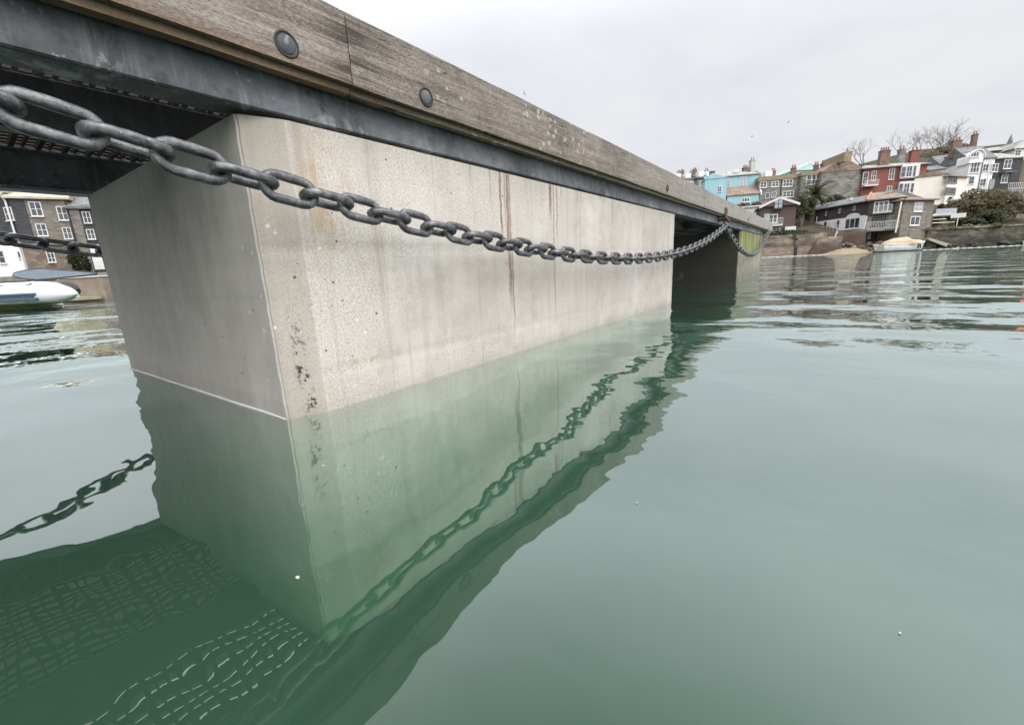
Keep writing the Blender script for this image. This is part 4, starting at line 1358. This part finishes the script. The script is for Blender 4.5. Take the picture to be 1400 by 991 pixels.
def dish(rt, H):
    m = MB(); rings = []
    for k in range(5):
        a = k / 4 * 1.1
        rings.append([Vector((.75 * math.sin(a) * math.cos(q * math.pi / 8), -.3 - .5 * math.cos(a), H + .75 * math.sin(a) * math.sin(q * math.pi / 8))) for q in range(17)])
    m.loft(rings, cap=False); m.build('dish', WHITE, rt)
pole('satellite_dish', 'white satellite dish on a short pole right of the white block', 'dish', 1304.5, 284, 274.5, 76, .05, dish)

# ------------------------------------------------------------------ boats right
def hull(m, L, B, D, bow=.0, n=13, z0=-.25):
    secs = []
    for i in range(n):
        q = i / (n - 1)
        wq = (math.sin(math.pi * min(1, .22 + q * .9)) ** .6 if q < .72 else max(0.02, (1 - ((q - .72) / .28) ** 2.2))) * B / 2
        sh = D * (1 + .28 * (q - .35) ** 2 * 2.2)
        x = -L / 2 + L * q
        secs.append([Vector((x, -wq, sh)), Vector((x, -wq * .97, sh * .62)), Vector((x, -wq * .8, .08)), Vector((x, -wq * .35, z0)), Vector((x, wq * .35, z0)), Vector((x, wq * .8, .08)), Vector((x, wq * .97, sh * .62)), Vector((x, wq, sh))])
    for q_, sec in enumerate(secs):
        k_ = (q_ / (n - 1) - .5) * 2
        for p_ in sec: p_.x += k_ * abs(k_) * max(0, p_.z) * .32
    m.loft(secs)
    return secs
GEL = simple('white gelcoat', (.66, .66, .64), .3, 0, .1, 2)
TARP = simple('tan canvas cover', (.40, .31, .205), .85, 0, .18, 1.6, .05)
pb = at(1231, 343.5, 61); pb.z = 0
Rh = Vector((R.x, R.y, 0)).normalized(); Fh = Vector((-Rh.y, Rh.x, 0))
MBt = Matrix(((Rh.x, Fh.x, 0, pb.x), (Rh.y, Fh.y, 0, pb.y), (0, 0, 1, 0), (0, 0, 0, 1)))
bt = empty('moored_boat', 'small white open boat under a tan canvas cover, moored off the stone cottage', 'boat', MBt @ Matrix.Rotation(.10, 4, 'Z'))
HULLM = NT('white hull with dark waterline')
_x, _y, _z = HULLM.sep()
HULLM.bsdf(HULLM.mix(HULLM.mr(_z, .13, .17), (.045, .04, .04), HULLM.ramp(HULLM.noise(2, 4), [(.3, (.55, .55, .53)), (.7, (.70, .70, .68))])), .35)
HULLM = HULLM.m
m = MB(); secs = hull(m, 6.6, 2.1, 1.0); m.build('hull', HULLM, bt, smooth='auto')
m = MB()
for sg in (0, 7):
    m.tube([s_[sg] + Vector((0, 0, .03)) for s_ in secs], .06, 6)
m.build('gunwale', WHITE, bt, smooth=True)
m = MB(); cs = []
for i, (q, w_, hh) in enumerate([(.10, .8, .05), (.16, .95, .55), (.3, 1.0, .9), (.45, 1.0, .95), (.55, 1.0, 1.05), (.7, .98, .65), (.8, .95, .62), (.9, .8, .5), (.97, .5, .1)]):
    x = -3.3 + 6.6 * q; z = .98
    cs.append([Vector((x, w_ * math.cos(math.pi * a / 10), z + hh * (math.sin(math.pi * a / 10) ** .75) + .06 * math.sin(a * 2.3 + i * 1.7))) for a in range(11)])
m.loft(cs[:7]); m.build('canvas_cover', TARP, bt, smooth=True)
m = MB(); m.loft(cs[6:]); m.build('bow_cover', simple('cream canvas', (.5, .46, .38), .85, 0, .15, 2), bt, smooth=True)
MB().box((1.55, -1.06, .4), (1.75, -1.0, 1.0), .02).tube([(1.9, -1.03, .95), (1.95, -1.06, .3)], .07, 6).build('fender', IRON, bt)
MB().tube([(-3.2, 0, 1.0), (-4.2, -.1, .5), (-5, -.2, .02)], .025, 5).build('mooring_line', simple('yellow rope', (.5, .42, .2), .9), bt)
pb = at(1398, 337.5, 58); pb.z = 0
MBt = Matrix(((Rh.x, Fh.x, 0, pb.x), (Rh.y, Fh.y, 0, pb.y), (0, 0, 1, 0), (0, 0, 0, 1)))
bt = empty('red_boat', 'white dinghy with a red cover cut by the right frame edge', 'boat', MBt @ Matrix.Translation((2.12, 0, 0)) @ Matrix.Rotation(math.pi, 4, 'Z'))
m = MB(); secs = hull(m, 4, 1.6, .55); m.build('hull', GEL, bt, smooth='auto')
m = MB(); cs = [[Vector((-1.9 + 3.6 * q, (.74 - .5 * max(0, q - .6)) * math.cos(math.pi * a / 8), .56 + (.1 + .45 * math.sin(math.pi * min(1, q + .1))) * math.sin(math.pi * a / 8))) for a in range(9)] for q in (0, .2, .4, .6, .8, 1)]
m.loft(cs); m.build('cover', simple('red canvas', (.48, .06, .045), .8, 0, .15, 3), bt, smooth=True)

# floating pale boom/foam line at the far waterline
m = MB()
pts = []
for i in range(26):
    u = 1041 + 90 * i / 25; p = ground_xy(u, 60.5); p.z = .05
    pts.append(p)
m.tube(pts, [.045 + .02 * math.sin(i * 2.3) for i in range(26)], 6)
tag(m.build('floating_boom', RAIL, None, smooth=True), 'white floating boom lying along the foot of the quay wall', 'boom')

# ------------------------------------------------------------------ left quay
LG = 'terraced houses on the left quay'
h = House('black_slate_cottage', 'black slate hung terraced cottage with white ground floor at left frame edge', 'cottage', (-70, 371, 41), (39, 371, 39.5), LG)
H = h.loc(16, 263.5)[1]; zm = h.loc(20, 331)[1]
h.wall(H, 8, BLACKS, z0=zm, name='upper_wall')
h.wall(zm - .004, 8, LIME, y0=-.05)
r = h.roof('gx', H, 3, 8, TANROOF, ov=.25)
h.chimney(r, 2, 4, H + 2, H + 4.4, 1.2, .8, BRICK, 2)
h.win(12.5, 292.5, 10.5, 19, 1, 2); h.win(20, 325, 9, 14, 1, 2); h.win(-45, 295, 11, 19, 1, 2); h.win(-40, 326, 9, 14, 1, 2)
h.win(2.5, 351.5, 9, 18, 1, 2, y=-.05); h.win(27, 348.5, 4.5, 10, 1, 1, y=-.05)
h.slab('gutter', WHITE, (-.2, -.42, H - .16), (h.w + .1, -.3, H - .02))
MB().tube([(h.w - .12, -.36, H - .1), (h.w - .05, -.15, H - .7), (h.w - .05, -.15, -1)], .075, 8).build('drainpipe', WHITE, h.root)
xw = h.w
h = House('brown_stone_house', 'brown coursed stone terraced house with tan roof and white paired windows', 'house', (40, 371, 39.5), (117, 372, 41.3), LG)
H = h.loc(50, 272.5)[1]; zm = h.loc(60, 334)[1]
h.wall(H, 8, STONEB, z0=zm, name='upper_wall')
h.wall(zm - .004, 8, masonry('dark brown rubble', (.16, .12, .09), (.23, .175, .135), (.14, .115, .09), .45, .2, .03, .03, .5), y0=-.05)
h.slab('string_course', SLATE, (0, -.25, zm - .08), (h.w, -.052, zm + .06))
h.slab('slate_edge', BLACKS, (.02, -.06, zm + .1), (1.0, -.004, H))
r = h.roof('gx', H, 3.6, 8, TANROOF, ov=.3)
h.chimney(r, h.w - .6, 4, H + 1.5, H + 5, 1.3, .9, BRICK, 2)
for a in [(49.4, 286, 17, 20, 2, 2), (85.8, 292, 14.5, 19, 2, 2), (57.5, 314.5, 14.5, 17, 2, 2), (92.5, 319, 12, 16, 2, 2)]:
    h.win(*a)
h.win(69.6, 349.5, 11, 19, 2, 3, y=-.05)
MB().tube([(h.w - .1, -.1, -1), (h.w - .1, -.1, H)], .06, 6).build('drainpipe', IRON, h.root)
h = House('dark_slate_house', 'dark slate fronted terraced house at the right end of the left quay row', 'house', (117.3, 372, 41.3), (190, 374, 43), LG)
H = h.loc(110, 286)[1]
h.wall(H, 8, BLACKS)
h.slab('stone_edge', STONEB, (0, -.06, 0), (.7, -.004, H))
r = h.roof('gx', H, 3.6, 8, SLATE, ov=.3)
for a in [(119, 297.5, 11, 16, 2, 2), (124.5, 320.5, 11, 14, 2, 2), (150, 303, 11, 16, 2, 2), (160, 328, 11, 14, 2, 2)]:
    h.win(*a)
h.chimney(r, 1.2, 4, H + 1.5, H + 5, 1.2, .9, BRICK, 2)
x0, z0 = h.loc(131, 346); h.slab('door', WHITE, (x0 - .35, -.08, z0 - 1.6), (x0 + .4, -.004, z0 + .8))
bush('ivy_hedge', 'dark ivy clump beside the white doorway on the left quay', 'hedge', 115, 373, 39.5, 22, 36, IVY, 2600, .12, 41)
h = House('low_quay_wall', 'low grey stone wall in front of the left quay houses', 'wall', (-200, 380, 37), (190, 381, 38.5), LG and None)
h.wall(h.loc(100, 374)[1], .5, STONE, sink=.5)
h = House('quay_wall', 'tall stone quay wall below the left row of houses', 'wall', (-420, 396, 31), (240, 392, 33), zbase=0)
h.wall(1.1, 4, STONEW, sink=2)

# inflatable boat on the left
HYP = simple('white hypalon tube', (.62, .64, .65), .4, 0, .08, 3)
NAVY = simple('navy rubbing strake', (.05, .09, .125), .5, 0, .2, 6)
FOUL = simple('weed fouled white tube', (.26, .265, .15), .7, 0, .45, 9)
pt = at(105, 399, 6.1)
MB0 = Matrix(((Rh.x, Fh.x, 0, pt.x), (Rh.y, Fh.y, 0, pt.y), (0, 0, 1, 0), (0, 0, 0, 1)))
bt = empty('inflatable_boat', 'white inflatable dinghy with navy strakes and weedy underside at left', 'boat', MB0)
zc = .235
def tube_x(yc, r, tip, mat, name, blunt=False):
    m = MB()
    pts = [(-3.2, yc, zc), (-.62, yc, zc), (-.45, yc, zc), (-.28, yc, zc - .005), (-.12, yc, zc - .015), (-.05, yc, zc - .02), (0, yc, zc - .022)]
    rr = [r, r, r * .97, r * .84, r * .52, r * .3, r * .10]
    m.tube([(p[0] + tip, p[1], p[2]) for p in pts], rr, 28)
    return m.build(name, mat, bt, smooth='auto')
t_w = NT('white tube with weedy belly')
_x, _y, _z = t_w.sep()
_e = t_w.mr(t_w.math('ADD', _z, t_w.math('MULTIPLY', t_w.math('SUBTRACT', t_w.noise(9, 4), .5), .06)), .09, .14, 1, 0)
t_w.bsdf(t_w.mix(_e, (.66, .68, .69), t_w.ramp(t_w.noise(22, 4), [(.35, (.075, .075, .025)), (.65, (.26, .25, .13))])), .4)
t_w = t_w.m
tube_x(0, .175, 0, t_w, 'tube')
tube_x(1.05, .175, -1.10, t_w, 'tube')
m = MB()
for zz, dy in ((.235, -.178), (.165, -.170)):
    m.box((-3.2, dy - .012, zz - .017), (-.42, dy + .02, zz + .017), .006, 2)
m.box((-3.2, -.176, .185), (-.46, -.15, .218), .004, 1)
m.build('strake', NAVY, bt, smooth='auto')
m = MB()
m.loft([[Vector((x_ - max(0, y_) * 1.15, y_, z_ * k_)) for y_, z_ in ((-.10, .10), (.1, -.02), (.52, -.12), (.95, -.02), (1.15, .10))] for x_, k_ in ((-3.2, 1), (-1.0, 1), (-.4, .5), (-.2, .2))], cap=False)
m.build('hull', FOUL, bt, smooth=True)
m = MB().box((-3.2, .1, .14), (-.95, .95, .18)); m.build('floorboard', GEL, bt)
m = MB(); m.tube([(-1.25, 1.05, zc + .02), (-1.15, 1.05, zc + .02), (-1.06, 1.05, zc)], [.16, .13, .05], 20); m.build('tube_cone', IRON, bt, smooth='auto')
m = MB(); gp = []
for i in range(41):
    q = i / 40; gp.append((-3.0 + 2.5 * q, -.10 - .012, zc + .150 - .045 * abs(math.sin(q * math.pi * 5))))
m.tube(gp, .008, 6); m.build('grab_line', IRON, bt, smooth=True)
m = MB()
for xs in (-.60, -1.35, -2.1):
    m.tube([(xs, .1765 * math.cos(a), zc + .1765 * math.sin(a)) for a in [math.pi * (.15 + 1.1 * i / 20) for i in range(21)]], .004, 5)
m.build('seam', RAIL, bt, smooth=True)
# tapered paddleboard with black rail lying across the dinghy
pbm = MB0 @ Matrix.Translation((-.50, .25, .50)) @ Matrix.Rotation(rad(2), 4, 'Y')
pd = empty('paddleboard', 'blue grey tapered paddleboard with black rail lying on the white inflatable', 'paddleboard', pbm)
def outline(n=26, s=1.0):
    pts = []
    for i in range(n + 1):
        q = i / n
        w_ = .085 * (math.sin(math.pi * min(.5, .04 + q * 1.6)) ** .7) if q < .3 else .085 * max(0, 1 - ((q - .3) / .7)) ** .9 + .008
        pts.append((-.62 + 1.25 * q, w_))
    return pts
o_ = outline()
m = MB(); m.prism([(x, -w_, 0) for x, w_ in o_] + [(x, w_, 0) for x, w_ in reversed(o_)], (0, 0, .03)); m.build('deck', simple('blue grey deck pad', (.10, .13, .16), .5, 0, .25, 4), pd)
m = MB(); m.tube([(x, -w_, .02) for x, w_ in o_] + [(x, w_, .02) for x, w_ in reversed(o_)], .013, 8, closed=True); m.build('rail', IRON, pd, smooth=True)
pd.rotation_euler.x += rad(62)
# float and ledge beyond
h = House('mooring_float', 'weathered brown concrete mooring float with white top edge behind the dinghy', 'float', (102, 409, 9.2), (146, 411, 9.0), zbase=0)
H = h.top(110, 380)
m = MB().box((-.4, 0, -.4), (h.w, 1.4, H), .02); m.build('float_body', simple('stained pale concrete', (.22, .18, .14), .85, 0, .35, 3.5, .01), h.root)
h.slab('top_edge', WHITE, (-.3, -.02, H + .003), (h.w + .02, 1.2, H + .03))
h.slab('ledge_plank', simple('pale wet plank', (.34, .30, .19), .8, 0, .3, 8), (-.5, -.45, .05), (h.w * .95, -.05, .11))
h.slab('ledge_plank', simple('wet plank', (.28, .24, .14), .8, 0, .3, 8), (-.7, -.62, .015), (h.w * .4, -.47, .06))
m = MB().tube([(h.w + .16, .3, -1), (h.w + .16, .3, H * .8), (h.w + .14, .3, H * .82)], [.13, .13, .08], 14); m.build('pile', IRON, h.root, smooth='auto')

# ------------------------------------------------------------------ gulls
def gull(label, u, v, d, span, roll_, head):
    p = at(u, v, d)
    g_ = empty('gull', label, 'bird', Matrix.Translation(p) @ Matrix.Rotation(head, 4, 'Z') @ Matrix.Rotation(roll_, 4, 'X'), 'gulls flying over the harbour')
    GR = simple('grey plumage', (.30, .31, .32), .8)
    m = MB(); L = span * .42
    m.tube([(-L * .5, 0, 0), (-L * .3, 0, .005), (0, 0, .0), (L * .25, 0, .01), (L * .38, 0, .03), (L * .46, 0, .03), (L * .56, 0, .02)], [.01, span * .04, span * .06, span * .05, span * .036, span * .03, .004], 8)
    m.loft([[Vector((-L * .5, -span * .03, 0)), Vector((-L * .5, span * .03, 0))], [Vector((-L * .78, -span * .06, 0)), Vector((-L * .78, span * .06, 0))]], cap=False)
    m.build('body', GR, g_, smooth=True)
    for sg in (-1, 1):
        w_ = MB()
        secs = []
        for q in range(7):
            f_ = q / 6
            y_ = sg * span * .5 * f_; z_ = span * (.16 * math.sin(f_ * 2.0))
            ch_ = span * .17 * (1 - f_ ** 2 * .85); sw = -span * .09 * max(0, f_ - .45)
            x0_ = L * .12 + sw
            secs.append([Vector((x0_, y_, z_)), Vector((x0_ - ch_ * .4, y_, z_ + .012 * span)), Vector((x0_ - ch_, y_, z_ - .004)), Vector((x0_ - ch_ * .4, y_, z_ - .006 * span))])
        rings = [s_ + [s_[0].copy()] for s_ in secs]
        w_.loft(rings, cap=False)
        w_.build('wing', GR, g_, smooth=True)
gull('gull banking with raised wings just above the timber rail', 717, 129, 24, .42, rad(70), rad(60))
gull('small gull flying left above the blue house', 1028, 187, 70, .9, rad(14), rad(30))
gull('small gull flying higher over the grey terrace', 1077.5, 168, 75, .9, rad(-12), rad(40))


# ------------------------------------------------------------------ world and sun
wd = bpy.data.worlds.new('World')
SC.world = wd
wd.use_nodes = True
t = NT.__new__(NT)
t.t = wd.node_tree; t.t.nodes.clear(); t._co = None
t.out = t.n('ShaderNodeOutputWorld')
SUN_DIR = Vector((.78, -.38, .75)).normalized()      # towards the bright part of the cloud
sky = t.n('ShaderNodeTexSky', sky_type='NISHITA')
sky.sun_disc = False
sky.sun_elevation = math.asin(SUN_DIR.z)
sky.sun_rotation = math.atan2(SUN_DIR.x, SUN_DIR.y)
sky.air_density = 1.2; sky.dust_density = 3
g = t.n('ShaderNodeTexCoord').outputs['Generated']
nv = t.n('ShaderNodeVectorMath', operation='NORMALIZE')
t.L(g, nv.inputs[0])
d = nv.outputs[0]
sx, sy, sz = t.sep(d)
# cloud deck projected on a plane high above
zc = t.math('MAXIMUM', sz, .06)
cb = t.n('ShaderNodeCombineXYZ')
t.L(t.math('DIVIDE', sx, t.math('ADD', zc, .12)), cb.inputs[0]); t.L(t.math('DIVIDE', sy, t.math('ADD', zc, .12)), cb.inputs[1])
cl = t.noise(1.1, 6, .55, cb.outputs[0], .3)
cl2 = t.noise(.35, 3, .5, cb.outputs[0])
k = t.math('ADD', t.math('MULTIPLY', cl, .5), t.math('MULTIPLY', cl2, .5))
cloudc = t.ramp(k, [(.34, (.80, .825, .905)), (.5, (.93, .942, .98)), (.64, (1.0, 1.0, 1.0))])
el = t.mr(sz, 0, .55, .0, 1.0)
lum = t.ramp(sz, [(0.0, .86), (.30, .915), (.46, 1.0), (.6, 1.0), (1, 1.0)])
hi = t.mr(sz, .38, .78, 1.0, 2.5)
lum = t.math('MULTIPLY', lum, hi)
# brighter cloud around the hidden sun
dp = t.n('ShaderNodeVectorMath', operation='DOT_PRODUCT')
t.L(d, dp.inputs[0]); dp.inputs[1].default_value = SUN_DIR
lum = t.math('MULTIPLY', lum, t.mr(dp.outputs['Value'], .2, 1.0, 1.0, 2.0))
oc = t.n('ShaderNodeVectorMath', operation='SCALE')
t.L(cloudc, oc.inputs[0]); t.L(t.math('MULTIPLY', lum, 10.0), oc.inputs['Scale'])
skc = t.mix(.94, sky.outputs[0], oc.outputs[0])
# below the horizon: dull water colour
bg = t.n('ShaderNodeBackground')
t.L(skc, bg.inputs[0])
bg.inputs['Strength'].default_value = .1
t.L(bg.outputs[0], t.out.inputs[0])

sl = bpy.data.lights.new('sun', 'SUN')
sl.energy = 1.5
sl.angle = rad(65)
sl.color = (1, .98, .955)
so = bpy.data.objects.new('sun', sl)
COL.objects.link(so)
so.location = (20, -5, 30)
so.rotation_euler = SUN_DIR.to_track_quat('Z', 'Y').to_euler()

# ------------------------------------------------------------------ render settings
SC.view_settings.view_transform = 'Standard'
SC.view_settings.look = 'None'
SC.view_settings.exposure = 0.0
SC.view_settings.gamma = 1
SC.view_settings.use_curve_mapping = False
SC.cycles.max_bounces = 10
SC.cycles.diffuse_bounces = 4
SC.cycles.glossy_bounces = 4
SC.cycles.transmission_bounces = 4
SC.cycles.transparent_max_bounces = 12
SC.cycles.volume_bounces = 2
SC.cycles.use_denoising = True
SC.cycles.caustics_reflective = False
SC.cycles.caustics_refractive = False
